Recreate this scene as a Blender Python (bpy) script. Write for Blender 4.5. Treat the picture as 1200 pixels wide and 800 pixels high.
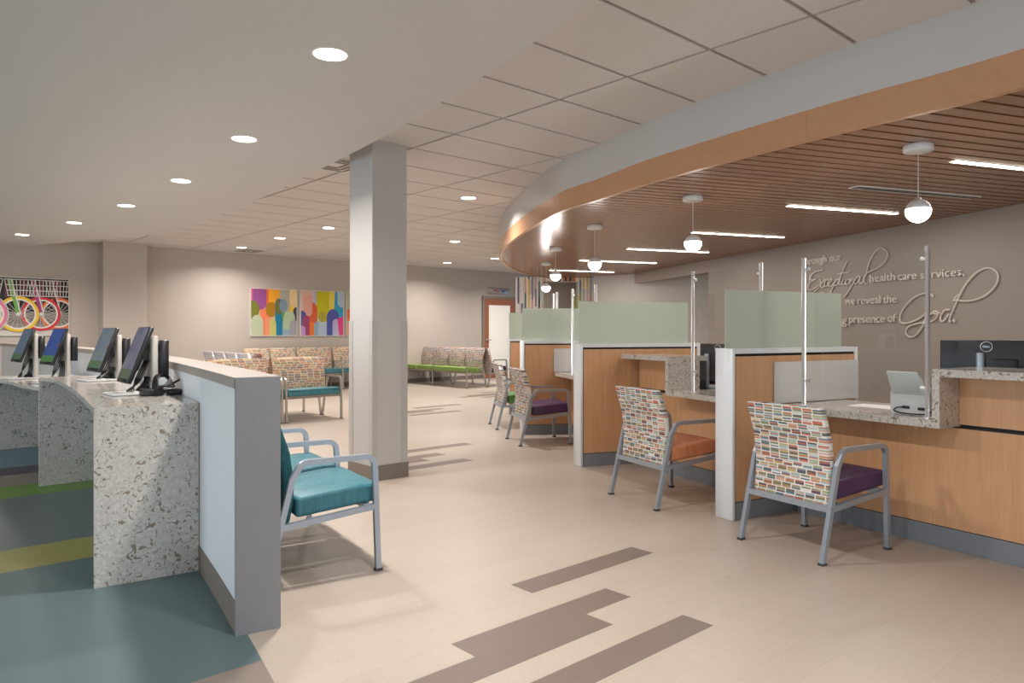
import bpy, bmesh, math, random
from math import sin, cos, pi, radians, atan2, hypot
from mathutils import Vector, Matrix
random.seed(7)
for o in list(bpy.data.objects): bpy.data.objects.remove(o)
S = bpy.context.scene
COL = S.collection

# ------------------------------------------------------------------ camera, world, light, exposure
FPX, HOR, CH = 850.0, 388.0, 1.25          # focal length and horizon in 1200x800 pixels, camera height
cam = bpy.data.cameras.new('camera'); camo = bpy.data.objects.new('camera', cam); COL.objects.link(camo)
camo.location = (0, 0, CH); camo.rotation_euler = (pi/2, 0, 0)
cam.sensor_width = 36; cam.lens = FPX/1200*36; cam.shift_y = -(400-HOR)/1200; cam.clip_end = 100
S.camera = camo
S.view_settings.view_transform = 'Standard'; S.view_settings.look = 'None'
S.view_settings.gamma = 1; S.view_settings.use_curve_mapping = False
S.view_settings.exposure = -0.1
W = bpy.data.worlds.new('sky'); S.world = W; W.use_nodes = True
W.node_tree.nodes['Background'].inputs[0].default_value = (.62, .8, 1, 1)
W.node_tree.nodes['Background'].inputs[1].default_value = 1.0

TH = radians(48)                            # the room's axes: A along the far wall, B towards it
A = Vector((sin(TH), cos(TH), 0)); B = Vector((-cos(TH), sin(TH), 0))
RZ = pi/2-TH
def ab(a, b, z=0): return A*a+B*b+Vector((0, 0, z))
CEIL, SOF, CAN = 2.85, 2.70, 2.39
WARM = (1, .93, .885); DAY = (.76, .88, 1)

def area(name, loc, target, sx, sy, power, col, shape='RECTANGLE', spread=pi):
    l = bpy.data.lights.new(name, 'AREA'); l.shape = shape; l.size = sx; l.size_y = sy
    l.energy = power; l.color = col; l.spread = spread
    o = bpy.data.objects.new(name, l); COL.objects.link(o); o.location = loc
    d = Vector(target)-Vector(loc); o.rotation_euler = d.to_track_quat('-Z', 'Y').to_euler()
    o.parent = None
    return o
WIN_A, WIN_B = -6.0, -5.0                   # planes of the two window walls, out of view
P_WIN1, P_WIN2, P_DOWN, P_LIN, P_GLOBE = 100, 90, 30, 15, 7
for b, k in ((-2.2, .5), (2.2, .7), (6.6, 1.3)):
    p = ab(WIN_A+.12, b, 1.5); area('daylight', p, p+A, 3.4, 2.0, P_WIN1*k, DAY)
for a, k in ((.6, .5), (4.8, 1.3)):
    p = ab(a, WIN_B+.12, 1.5); area('daylight', p, p+B, 3.4, 2.0, P_WIN2*k, DAY)

# ------------------------------------------------------------------ helpers
def U(x, y, z=0):
    Y = FPX*(CH-z)/(y-HOR); return Vector(((x-600)*Y/FPX, Y, z))
def ray2(x): return Vector(((x-600)/FPX, 1))
def hit_line(x, p, d):
    """plan point where the ray of column x meets the line p + s*d; returns s"""
    r = ray2(x); den = d.x*r.y-d.y*r.x
    return (p.y*r.x-p.x*r.y)/den
def on_wall(x, y, p, d):
    s = hit_line(x, p, d); q = Vector((p.x, p.y))+Vector((d.x, d.y))*s
    return s, CH+(HOR-y)*q.y/FPX
def props(o, label=None, cat=None, group=None, kind=None):
    if label: o['label'] = label
    if cat: o['category'] = cat
    if group: o['group'] = group
    if kind: o['kind'] = kind
    return o
def thing(name, label, cat, loc=(0, 0, 0), rz=0, group=None):
    o = bpy.data.objects.new(name, None); COL.objects.link(o); o.empty_display_size = .1
    o.location = loc; o.rotation_euler = (0, 0, rz)
    return props(o, label, cat, group)
class MB:
    def __init__(s): s.v = []; s.f = []; s.m = []; s.sm = []
    def add(s, vs, fs, mi=0, smooth=False, M=None):
        n = len(s.v)
        s.v += [tuple(M @ Vector(v)) if M else tuple(v) for v in vs]
        for f in fs: s.f.append([i+n for i in f]); s.m.append(mi); s.sm.append(smooth)
        return s
    def box(s, x0, x1, y0, y1, z0, z1, mi=0, M=None):
        return s.add([(x0,y0,z0),(x1,y0,z0),(x1,y1,z0),(x0,y1,z0),(x0,y0,z1),(x1,y0,z1),(x1,y1,z1),(x0,y1,z1)],
            [(3,2,1,0),(4,5,6,7),(0,1,5,4),(1,2,6,5),(2,3,7,6),(3,0,4,7)], mi, False, M)
    def rbox(s, x0, x1, y0, y1, z0, z1, r=.01, seg=2, mi=0, M=None):
        bm = bmesh.new(); bmesh.ops.create_cube(bm, size=1)
        for v in bm.verts: v.co = Vector((x0+(v.co.x+.5)*(x1-x0), y0+(v.co.y+.5)*(y1-y0), z0+(v.co.z+.5)*(z1-z0)))
        bmesh.ops.bevel(bm, geom=bm.edges[:], offset=r, segments=seg, affect='EDGES', profile=.5)
        return s.bm(bm, mi, True, M)
    def bm(s, bm, mi=0, smooth=True, M=None):
        bm.verts.index_update()
        s.add([v.co.copy() for v in bm.verts], [[v.index for v in f.verts] for f in bm.faces], mi, smooth, M); bm.free(); return s
    def prism(s, poly, z0, z1, mi=0, M=None):
        n = len(poly)
        ar = sum(poly[i][0]*poly[(i+1)%n][1]-poly[(i+1)%n][0]*poly[i][1] for i in range(n))
        if ar < 0: poly = poly[::-1]
        vs = [(p[0],p[1],z0) for p in poly]+[(p[0],p[1],z1) for p in poly]
        return s.add(vs, [tuple(range(n))[::-1], tuple(range(n,2*n))]+[(i,(i+1)%n,n+(i+1)%n,n+i) for i in range(n)], mi, False, M)
    def tube(s, pts, r, n=8, mi=0, M=None, rs=None, cap=True):
        pts = [Vector(p) for p in pts]; vs = []; fs = []; N = len(pts); up = None
        for i, p in enumerate(pts):
            t = (pts[min(i+1,N-1)]-pts[max(i-1,0)]).normalized()
            if up is None: up = Vector((0,0,1)) if abs(t.z) < .9 else Vector((1,0,0))
            a = t.cross(up)
            if a.length < 1e-4: a = t.orthogonal()
            a.normalize(); b = a.cross(t).normalized(); up = b
            rr = rs[i] if rs else r
            vs += [p+(a*cos(2*pi*k/n)+b*sin(2*pi*k/n))*rr for k in range(n)]
        for i in range(N-1):
            fs += [(i*n+k, i*n+(k+1)%n, (i+1)*n+(k+1)%n, (i+1)*n+k) for k in range(n)]
        s.add(vs, [f[::-1] for f in fs], mi, True, M)
        if cap:
            s.add(vs[:n], [tuple(range(n))], mi, False, M); s.add(vs[-n:], [tuple(range(n))[::-1]], mi, False, M)
        return s
    def sweep(s, pts, w, h, side=Vector((1,0,0)), mi=0, M=None):
        """rectangular bar: width w along the fixed side vector, h across the path"""
        pts = [Vector(p) for p in pts]; N = len(pts); vs = []; fs = []
        for i, p in enumerate(pts):
            t1 = (p-pts[i-1]).normalized() if i else (pts[1]-p).normalized()
            t2 = (pts[i+1]-p).normalized() if i < N-1 else t1
            t = (t1+t2).normalized(); nn = side.cross(t).normalized(); k = 1/max(.5, t.dot(t1))
            for q, e in ((-1,-1),(1,-1),(1,1),(-1,1)): vs.append(p+side*(q*w/2)+nn*(e*h/2*k))
        for i in range(N-1): fs += [(i*4+k, i*4+(k+1)%4, i*4+4+(k+1)%4, i*4+4+k) for k in range(4)]
        fs += [(3,2,1,0), tuple(range(4*N-4, 4*N))]
        return s.add(vs, fs, mi, False, M)
    def lathe(s, prof, n=24, mi=0, M=None, smooth=True):
        vs = []; fs = []
        for r, z in prof: vs += [(r*cos(2*pi*k/n), r*sin(2*pi*k/n), z) for k in range(n)]
        for i in range(len(prof)-1): fs += [(i*n+k, i*n+(k+1)%n, (i+1)*n+(k+1)%n, (i+1)*n+k) for k in range(n)]
        s.add(vs, fs, mi, smooth, M)
        for i, rev in ((0, True), (len(prof)-1, False)):
            if prof[i][0] > 1e-5:
                f = tuple(range(n)); s.add(vs[i*n:(i+1)*n], [f[::-1] if rev else f], mi, False, M)
        return s
    def wallstrip(s, pts, z0, z1, t, mi=0):
        """vertical curved sheet of thickness t (towards the left of the path)"""
        pts = [Vector((p[0], p[1])) for p in pts]; N = len(pts); L = []
        for i, p in enumerate(pts):
            d = (pts[min(i+1,N-1)]-pts[max(i-1,0)]).normalized(); L.append(p+Vector((-d.y, d.x))*t)
        return s.ribbon(pts, L, z0, z1, mi)
    def ribbon(s, R, L, z0, z1, mi=0):
        N = len(R); vs = []
        for p, q in zip(R, L): vs += [(p.x,p.y,z0),(p.x,p.y,z1),(q.x,q.y,z1),(q.x,q.y,z0)]
        fs = []
        for i in range(N-1): fs += [(i*4+k, i*4+(k+1)%4, i*4+4+(k+1)%4, i*4+4+k)[::-1] for k in range(4)]
        fs += [(0,1,2,3), (4*N-1,4*N-2,4*N-3,4*N-4)]
        return s.add(vs, fs, mi)
    def build(s, name, mats, parent=None, loc=None, rz=0):
        me = bpy.data.meshes.new(name); me.from_pydata(s.v, [], s.f)
        for m in (mats if isinstance(mats, (list, tuple)) else [mats]): me.materials.append(m)
        me.polygons.foreach_set('material_index', s.m); me.polygons.foreach_set('use_smooth', s.sm); me.update()
        o = bpy.data.objects.new(name, me); COL.objects.link(o)
        if parent: o.parent = parent
        if loc is not None: o.location = loc
        o.rotation_euler = (0, 0, rz)
        return o
def clone(o, parent=None, loc=None, rz=None):
    c = o.copy(); COL.objects.link(c); c.parent = parent
    if loc is not None: c.location = loc
    if rz is not None: c.rotation_euler = (0, 0, rz)
    for ch in list(o.children): clone(ch, c)
    return c
def spline(P, n=8):
    P = [Vector(p) for p in P]; out = []
    for i in range(len(P)-1):
        a = P[i-1] if i else P[0]*2-P[1]; b = P[i]; c = P[i+1]; d = P[i+2] if i+2 < len(P) else P[-1]*2-P[-2]
        for k in range(n):
            t = k/n; out.append(.5*((2*b)+(c-a)*t+(2*a-5*b+4*c-d)*t*t+(3*b-a-3*c+d)*t**3))
    return out+[P[-1]]
V2 = lambda p: Vector((p[0], p[1]))

# ------------------------------------------------------------------ materials
def srgb(r, g, b): return tuple((c/255/12.92 if c <= 10 else ((c/255+.055)/1.055)**2.4) for c in (r, g, b))+(1,)
class N:
    def __init__(s, name):
        s.m = bpy.data.materials.new(name); s.m.use_nodes = True; s.t = s.m.node_tree
        s.b = s.t.nodes['Principled BSDF']
    def n(s, typ, **kw):
        x = s.t.nodes.new(typ)
        for k, v in kw.items(): setattr(x, k, v)
        return x
    def l(s, a, b): s.t.links.new(a, b)
    def val(s, node, i, v):
        if hasattr(v, 'is_output') or isinstance(v, bpy.types.NodeSocket): s.l(v, node.inputs[i])
        else: node.inputs[i].default_value = v
    def math(s, op, a, b=None, c=None):
        x = s.n('ShaderNodeMath', operation=op); s.val(x, 0, a)
        if b is not None: s.val(x, 1, b)
        if c is not None: s.val(x, 2, c)
        return x.outputs[0]
    def mix(s, f, a, b):
        x = s.n('ShaderNodeMix', data_type='RGBA'); s.val(x, 0, f); s.val(x, 6, a); s.val(x, 7, b); return x.outputs[2]
    def coord(s, scale=(1,1,1), rot=(0,0,0), kind='Object'):
        c = s.n('ShaderNodeTexCoord'); m = s.n('ShaderNodeMapping'); s.l(c.outputs[kind], m.inputs[0])
        m.inputs['Scale'].default_value = scale; m.inputs['Rotation'].default_value = rot; return m.outputs[0]
    def noise(s, vec, scale, detail=3, dist=0, rough=.5):
        x = s.n('ShaderNodeTexNoise'); s.l(vec, x.inputs['Vector']); x.inputs['Scale'].default_value = scale
        x.inputs['Detail'].default_value = detail; x.inputs['Distortion'].default_value = dist; x.inputs['Roughness'].default_value = rough
        return x.outputs[0]
    def ramp(s, f, stops, interp='LINEAR'):
        x = s.n('ShaderNodeValToRGB'); x.color_ramp.interpolation = interp; e = x.color_ramp.elements
        while len(e) < len(stops): e.new(.5)
        for i, (p, c) in enumerate(stops): e[i].position = p; e[i].color = c if len(c) == 4 else c+(1,)
        s.l(f, x.inputs[0]); return x.outputs[0]
    def bump(s, h, strength=.2, dist=.002):
        x = s.n('ShaderNodeBump'); x.inputs['Strength'].default_value = strength; x.inputs['Distance'].default_value = dist
        s.l(h, x.inputs['Height']); s.l(x.outputs[0], s.b.inputs['Normal'])
    def col(s, c): s.val(s.b, 'Base Color', c); return s
    def set(s, rough=.5, metal=0, spec=.5):
        s.b.inputs['Roughness'].default_value = rough; s.b.inputs['Metallic'].default_value = metal
        s.b.inputs['Specular IOR Level'].default_value = spec; return s
def scale_c(c, k): return (c[0]*k, c[1]*k, c[2]*k, 1)
def plain(name, c, rough=.5, metal=0, var=.06, scale=30, spec=.5, bump=0):
    n = N(name).set(rough, metal, spec); f = n.noise(n.coord(), scale, 4)
    n.col(n.mix(f, scale_c(c, 1-var), scale_c(c, 1+var)))
    if bump: n.bump(f, bump)
    return n.m
def emis(name, c, e):
    n = N(name).set(.4).col(c if len(c) == 4 else c+(1,)); n.b.inputs['Emission Color'].default_value = c if len(c) == 4 else c+(1,)
    n.b.inputs['Emission Strength'].default_value = e; return n.m
def linen(name, c, rough=.42, var=.1, scale=9):
    n = N(name).set(rough, 0, .4)
    a = n.noise(n.coord((22*scale, 1.6*scale, 1), (0, 0, RZ)), 1, 3); b = n.noise(n.coord((1.6*scale, 22*scale, 1), (0, 0, RZ)), 1, 3)
    f = n.math('MULTIPLY_ADD', n.math('ADD', a, b), .5, 0.0); g = n.noise(n.coord(), .5, 3)
    ramp = n.ramp(f, [(.3, scale_c(c, 1-var)), (.7, scale_c(c, 1+var))])
    n.col(n.mix(n.math('MULTIPLY', g, .22), ramp, scale_c(c, .88))); return n.m
def floor_mat():
    c = srgb(183, 171, 158); n = N('floor_tile').set(.4, 0, .4)
    a = n.noise(n.coord((200, 14, 1), (0, 0, -RZ)), 1, 3); b = n.noise(n.coord((14, 200, 1), (0, 0, -RZ)), 1, 3)
    f = n.math('MULTIPLY', n.math('ADD', a, b), .5)
    base = n.ramp(f, [(.3, scale_c(c, .9)), (.7, scale_c(c, 1.08))])
    br = n.n('ShaderNodeTexBrick'); n.l(n.coord((1, 1, 1), (0, 0, -RZ)), br.inputs[0])
    br.inputs['Color1'].default_value = (1, 1, 1, 1); br.inputs['Color2'].default_value = (.955, .955, .955, 1); br.inputs['Mortar'].default_value = (.84, .83, .82, 1)
    br.inputs['Scale'].default_value = 1; br.inputs['Mortar Size'].default_value = .0012; br.inputs['Brick Width'].default_value = .94; br.inputs['Row Height'].default_value = .155
    m = n.n('ShaderNodeMix', data_type='RGBA', blend_type='MULTIPLY'); m.inputs[0].default_value = 1; n.l(base, m.inputs[6]); n.l(br.outputs[0], m.inputs[7])
    n.col(m.outputs[2]); return n.m
def wood(name, c1, c2, rough=.35, ax='z', scale=1):
    n = N(name).set(rough, 0, .5); sc = {'z': (26, 26, 1.6), 'x': (1.6, 26, 26), 'y': (26, 1.6, 26)}[ax]
    f = n.noise(n.coord(tuple(s*scale for s in sc)), 1, 5, .6, .6); g = n.noise(n.coord(tuple(s*scale*4 for s in sc)), 1, 3)
    h = n.math('MULTIPLY_ADD', g, .35, n.math('MULTIPLY', f, .7))
    n.col(n.ramp(h, [(.3, c1), (.72, c2)])); n.bump(g, .05); return n.m
def granite(name, c=(.58, .55, .505, 1)):
    n = N(name).set(.1, 0, .5); v = n.coord()
    f = n.noise(v, 55, 4, 0, .7); w = n.noise(v, 60, 2, 1.5, .5); patch = n.noise(v, 5, 2); fine = n.noise(v, 160, 2)
    base = n.ramp(f, [(.3, scale_c(c, .8)), (.5, c), (.7, scale_c(c, 1.2))])
    base = n.mix(n.math('MULTIPLY', n.math('GREATER_THAN', fine, .69), .4), base, (.16, .13, .10, 1))
    worm = n.math('GREATER_THAN', n.noise(v, 23, 2, 2.2, .5), .615); dots = n.math('MULTIPLY', n.math('GREATER_THAN', w, .62), n.math('GREATER_THAN', f, .5))
    gate = n.math('GREATER_THAN', patch, .40)
    n.col(n.mix(n.math('MULTIPLY', n.math('MULTIPLY', n.math('MAXIMUM', worm, dots), gate), .75), base, srgb(110, 92, 66))); return n.m
def fabric(name, pal, white, cw=.05, ch=.026, wf=.1, rows=3, seedv=0.):
    n = N(name).set(.75, 0, .25); c = n.n('ShaderNodeTexCoord'); sp = n.n('ShaderNodeSeparateXYZ'); n.l(c.outputs['Object'], sp.inputs[0])
    zz = n.math('ADD', n.math('DIVIDE', sp.outputs[2], ch), seedv); row = n.math('FLOOR', zz); fz = n.math('FRACT', zz)
    wn = n.n('ShaderNodeTexWhiteNoise', noise_dimensions='1D'); n.l(row, wn.inputs['W'])
    xx = n.math('ADD', n.math('DIVIDE', sp.outputs[0], cw), n.math('MULTIPLY', wn.outputs[0], 5.0)); col = n.math('FLOOR', xx); fx = n.math('FRACT', xx)
    st = n.math('FLOOR', n.math('MULTIPLY', fz, float(rows)))
    cb = n.n('ShaderNodeCombineXYZ'); n.l(col, cb.inputs[0]); n.l(row, cb.inputs[1]); n.l(st, cb.inputs[2])
    w3 = n.n('ShaderNodeTexWhiteNoise', noise_dimensions='3D'); n.l(cb.outputs[0], w3.inputs['Vector'])
    k = len(pal); rc = n.ramp(w3.outputs[0], [(i/k, p) for i, p in enumerate(pal)], 'CONSTANT')
    msk = n.math('MAXIMUM', n.math('LESS_THAN', fx, wf), n.math('GREATER_THAN', fz, .84))
    n.col(n.mix(msk, rc, white)); return n.m
def vinyl(name, c, rough=.42):
    n = N(name).set(rough, 0, .4); f = n.noise(n.coord((60, 60, 6)), 1, 4); n.col(n.ramp(f, [(.3, scale_c(c, .82)), (.7, scale_c(c, 1.15))])); n.bump(f, .08); return n.m
def clear_glass(name, tint=(.93, .98, .96), refl=1.0, rough=0):
    n = N(name); t = n.t; out = t.nodes['Material Output']
    tr = n.n('ShaderNodeBsdfTransparent'); tr.inputs[0].default_value = tint+(1,)
    gl = n.n('ShaderNodeBsdfGlossy'); gl.inputs['Roughness'].default_value = rough; gl.inputs[0].default_value = (1, 1, 1, 1)
    fr = n.n('ShaderNodeFresnel'); fr.inputs[0].default_value = 1.45
    gm = n.n('ShaderNodeNewGeometry'); mx = n.n('ShaderNodeMixShader'); n.l(n.math('MULTIPLY', n.math('MULTIPLY', fr.outputs[0], refl), n.math('SUBTRACT', 1.0, gm.outputs['Backfacing'])), mx.inputs[0]); n.l(tr.outputs[0], mx.inputs[1]); n.l(gl.outputs[0], mx.inputs[2])
    n.l(mx.outputs[0], out.inputs[0]); t.nodes.remove(n.b); return n.m
def frosted(name, c, trans=.45):
    n = N(name); t = n.t; out = t.nodes['Material Output']; f = n.noise(n.coord(), 90, 3)
    cc = n.mix(f, scale_c(c, .93), scale_c(c, 1.05))
    di = n.n('ShaderNodeBsdfDiffuse'); n.l(cc, di.inputs[0]); tl = n.n('ShaderNodeBsdfTranslucent'); n.l(cc, tl.inputs[0])
    m1 = n.n('ShaderNodeMixShader'); m1.inputs[0].default_value = .5; n.l(di.outputs[0], m1.inputs[1]); n.l(tl.outputs[0], m1.inputs[2])
    tr = n.n('ShaderNodeBsdfTransparent'); tr.inputs[0].default_value = c
    m2 = n.n('ShaderNodeMixShader'); m2.inputs[0].default_value = trans; n.l(m1.outputs[0], m2.inputs[1]); n.l(tr.outputs[0], m2.inputs[2])
    gl = n.n('ShaderNodeBsdfGlossy'); gl.inputs['Roughness'].default_value = .12; fr = n.n('ShaderNodeFresnel'); fr.inputs[0].default_value = 1.45
    gm = n.n('ShaderNodeNewGeometry'); m3 = n.n('ShaderNodeMixShader'); n.l(n.math('MULTIPLY', fr.outputs[0], n.math('SUBTRACT', 1.0, gm.outputs['Backfacing'])), m3.inputs[0]); n.l(m2.outputs[0], m3.inputs[1]); n.l(gl.outputs[0], m3.inputs[2])
    n.l(m3.outputs[0], out.inputs[0]); t.nodes.remove(n.b); return n.m

M = {}
M['floor'] = floor_mat()
M['bar'] = linen('dark_floor_plank', srgb(122, 109, 100))
for k, c in dict(teal=(90, 110, 112), slate=(98, 110, 108), yellow=(150, 146, 78), green=(104, 138, 56), taupe=(138, 126, 116), purple=(78, 68, 78), blue=(106, 130, 138)).items():
    M['s_'+k] = linen('floor_'+k, srgb(*c), .4, .08)
M['wall'] = plain('painted_wall', srgb(192, 182, 171), .6, 0, .02, 8)
M['wall_cool'] = plain('grey_painted_wall', srgb(190, 184, 176), .6, 0, .02, 8)
M['wall_text'] = plain('taupe_painted_wall', srgb(150, 139, 129), .55, 0, .03, 60)
M['tile'] = plain('ceiling_tile', srgb(216, 210, 206), .85, 0, .03, 120, .2)
M['grid'] = plain('ceiling_grid', srgb(176, 163, 153), .6, 0, .02, 20)
M['gyp'] = plain('painted_gypsum', srgb(209, 207, 205), .7, 0, .015, 5)
M['fascia'] = plain('grey_fascia_paint', srgb(198, 196, 192), .38, 0, .015, 5)
M['column'] = plain('column_paint', srgb(188, 185, 181), .42, 0, .015, 5)
M['guard'] = plain('corner_guard_vinyl', srgb(180, 177, 173), .35, 0, .015, 5)
M['base'] = plain('rubber_base', srgb(122, 112, 102), .5, 0, .03, 40)
M['base_blue'] = plain('grey_blue_rubber_base', srgb(126, 132, 138), .45, 0, .03, 40)
M['maple'] = wood('maple_veneer', srgb(198, 150, 108), srgb(216, 170, 128), .34)
M['maple_h'] = wood('maple_fascia', srgb(192, 143, 106), srgb(202, 153, 114), .3, 'x', .6)
M['slat'] = wood('cherry_slat', srgb(130, 91, 64), srgb(153, 110, 79), .24, 'x', .7)
M['black'] = plain('black_reveal', (.012, .012, .014), .6)
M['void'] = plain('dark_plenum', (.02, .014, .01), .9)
M['white'] = plain('white_laminate', srgb(226, 230, 232), .32, 0, .012, 8)
M['whitepan'] = plain('white_panel', srgb(214, 214, 212), .3, 0, .02, 20)
M['granite'] = granite('quartz_stone')
M['lowgrey'] = plain('grey_solid_surface', srgb(126, 127, 130), .5, 0, .2, 170)
M['lowcap'] = plain('grey_solid_surface_cap', srgb(160, 152, 144), .32, 0, .1, 170)
M['chrome'] = plain('polished_steel', (.84, .88, .92), .3, .75, .02)
M['alu'] = plain('silver_metal', srgb(166, 176, 187), .32, .5, .02)
M['alu_w'] = plain('warm_silver_metal', srgb(180, 174, 166), .34, .6, .02)
M['foot'] = plain('rubber_foot', (.05, .05, .055), .7)
M['plastic'] = plain('black_plastic', (.014, .014, .016), .35)
M['cable'] = plain('cable_rubber', (.012, .012, .014), .5)
M['pale'] = plain('pale_plastic', srgb(206, 206, 204), .4, 0, .02, 20)
M['kpost'] = plain('kiosk_panel', srgb(196, 190, 182), .35, 0, .02, 20)
M['glass'] = clear_glass('screen_glass', (.97, .985, .98), 1.6)
M['frost'] = frosted('frosted_green_glass', srgb(222, 230, 220), .4)
M['lens'] = emis('lamp_lens', (1, .93, .82), 14)
M['strip'] = emis('light_strip', (1, .9, .76), 16)
M['globe'] = emis('glass_globe', (1, .93, .84), 14)
M['globe_cap'] = plain('white_globe_cap', srgb(225, 222, 218), .4)
M['trimw'] = plain('white_trim', srgb(222, 220, 214), .5)
M['door'] = wood('cherry_door', srgb(146, 84, 52), srgb(172, 104, 68), .35)
M['dframe'] = plain('door_frame_paint', srgb(138, 126, 112), .5)
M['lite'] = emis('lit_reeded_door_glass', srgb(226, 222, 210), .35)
M['steel'] = plain('brushed_steel', srgb(176, 172, 168), .4, .4, .04, 60)
M['letter'] = plain('raised_lettering', srgb(210, 200, 188), .4, .1, .02)
M['paper'] = plain('paper', srgb(240, 240, 238), .7)
PALW = srgb(226, 224, 218)
M['fab_multi'] = fabric('striped_brick_fabric', [srgb(86,112,122), srgb(196,136,104), srgb(170,190,184), srgb(128,112,82), srgb(196,110,94), srgb(182,174,118), srgb(104,86,96), srgb(156,184,192), srgb(208,164,148), srgb(140,146,112), srgb(222,220,214), srgb(120,138,150), srgb(176,156,132)], PALW, .066, .032, .11, 4)
M['fab_warm'] = fabric('warm_brick_fabric', [srgb(192,140,110), srgb(210,186,152), srgb(160,142,112), srgb(210,156,126), srgb(142,136,130), srgb(196,164,110), srgb(186,172,154), srgb(160,120,98)], srgb(222,213,200), .10, .034, .12, 2)
M['fab_far'] = fabric('speckled_fabric', [srgb(150,148,152), srgb(188,146,124), srgb(164,150,138), srgb(124,116,120), srgb(184,172,158), srgb(166,124,108)], srgb(206,198,190), .075, .04, .14, 2)
M['fab_blue'] = fabric('daylit_brick_fabric', [srgb(185,195,215), srgb(225,200,190), srgb(205,212,226), srgb(180,180,200), srgb(230,224,220)], srgb(246,246,250), .075, .036, .25, 2)  # bluish window light put into the palette, whitened as the bench is dimly lit
nn = N('teal_swirl_fabric').set(.7, 0, .3); ff = nn.noise(nn.coord(), 26, 2, 3.5)
nn.col(nn.ramp(nn.math('FRACT', nn.math('MULTIPLY', ff, 7.0)), [(.0, srgb(28, 74, 82)), (.5, srgb(44, 112, 118)), (.8, srgb(22, 60, 70))])); M['fab_teal'] = nn.m
M['v_teal'] = vinyl('teal_vinyl', srgb(60, 120, 131)); M['v_green'] = vinyl('green_vinyl', srgb(128, 158, 80)); M['v_green2'] = vinyl('leaf_green_vinyl', srgb(84, 140, 72))
M['v_purple'] = vinyl('purple_vinyl', srgb(84, 56, 92)); M['v_orange'] = vinyl('orange_vinyl', srgb(212, 138, 98)); M['v_brown'] = vinyl('brown_vinyl', srgb(92, 60, 48))
M['beadw'] = plain('piping', srgb(215, 210, 200), .6)

# ------------------------------------------------------------------ setting: floor, ceiling, walls
WB = 14.80                                                        # far wall, on the B axis
tw0 = V2(U(743, 320.6, CAN)); tw1 = V2(U(1080, 260, CAN)); twd = (tw1-tw0).normalized()   # line of the lettered wall
twn = Vector((-twd.y, twd.x));  twn = twn if twn.x > 0 else -twn                            # away from the room
corner = [ab(WIN_A, WIN_B), ab(WIN_A, WB+.2), ab(19, WB+.2), ab(19, WIN_B)]
floor = props(MB().prism([V2(p) for p in corner], -.1, 0).build('floor', M['floor']), kind='structure')

PITCH = .5958; T0 = Vector((1.525, 3.685, 0)); a0, b0 = T0.dot(A), T0.dot(B)
ceil = props(MB().prism([V2(p) for p in corner], CEIL+.012, CEIL+.1).build('ceiling', M['grid']), kind='structure')

# canopy outline (curved front edge) used by ceiling tiles and canopy
can_px = [(1142,4),(1003,51),(895,90),(813,121),(748,147),(700,170),(655,190),(614,223),(592,247),(586,260)]
edge = [V2(U(x, y, CEIL)) for x, y in can_px]
edge = [Vector((4.05, .2)), Vector((3.45, 1.4)), Vector((2.72, 2.72))]+edge+[Vector((-.16, 12.0)), Vector((.13, 13.9)), Vector((.62, 15.2)), Vector((1.2, 15.9)), Vector((1.9, 16.3))]
edge = spline([p.to_3d() for p in edge], 6); edge = [V2(p) for p in edge]
def twp(s): return tw0+twd*s
can_poly = edge+[Vector((2.3, 16.2)), twp(-1.2), twp(0), twp(7), twp(15)]
# the left plaster soffit outline
sof_px = [(690,0),(627,49),(567,89),(517,120),(476,145),(442,164),(400,186),(355,208),(300,235),(240,258),(180,275),(100,282),(0,292)]
sof_e = [Vector((2.1,-1.5)), Vector((1.55,.3)), Vector((.95,1.8))]+[V2(U(x, y, SOF)) for x, y in sof_px]
sof_e = [V2(p) for p in spline([p.to_3d() for p in sof_e], 5)]
sof_poly = sof_e+[V2(ab(WIN_A, WB-.01)), V2(ab(WIN_A, WIN_B)), V2(ab(0.4, WIN_B)), Vector((2.5,-2.6))]
def inside(p, poly):
    c = False; n = len(poly)
    for i in range(n):
        a, b = poly[i], poly[(i+1) % n]
        if (a.y > p.y) != (b.y > p.y) and p.x < (b.x-a.x)*(p.y-a.y)/(b.y-a.y)+a.x: c = not c
    return c
tm = MB(); g = .014; tm.box(g-PITCH, PITCH-g, g-PITCH/2, PITCH/2-g, 0, .011)
me_o = tm.build('ceiling_tile', M['tile'], ceil); first = True; cnt = 0; tiles = []
for i in range(-3, 26):
    for j in range(-3, 12):
        aa, bb = a0+(j+.5)*2*PITCH, b0+(i+.5)*PITCH
        if bb > WB+.1: continue
        p = ab(aa, bb, CEIL)
        cs = [V2(ab(aa+da*PITCH, bb+db*PITCH/2)) for da in (-1,0,1) for db in (-1,1)]
        if all(inside(c, can_poly) for c in cs) or all(inside(c, sof_poly) for c in cs): continue
        vis = any(c.y > 1 and -640 < FPX*c.x/c.y < 640 and HOR-FPX*(CEIL-CH)/c.y > -40 for c in cs)
        tiles.append((not vis, p.length, p))
tiles.sort(key=lambda t: t[:2])
for k, (nv, d, p) in enumerate(tiles[:298]):
    if k == 0: me_o.location = p; me_o.rotation_euler = (0, 0, RZ)
    else: clone(me_o, ceil, p, RZ)
rest = MB()
for nv, d, p in tiles[298:]: rest.box(g-PITCH, PITCH-g, g-PITCH/2, PITCH/2-g, 0, .011, 0, Matrix.Translation(p) @ Matrix.Rotation(RZ, 4, 'Z'))
if rest.v: props(rest.build('ceiling_tiles', M['tile'], ceil), kind='stuff')

sof = props(MB().prism(sof_poly, SOF, CEIL+.005).build('ceiling_soffit', M['gyp']), kind='structure')

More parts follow.
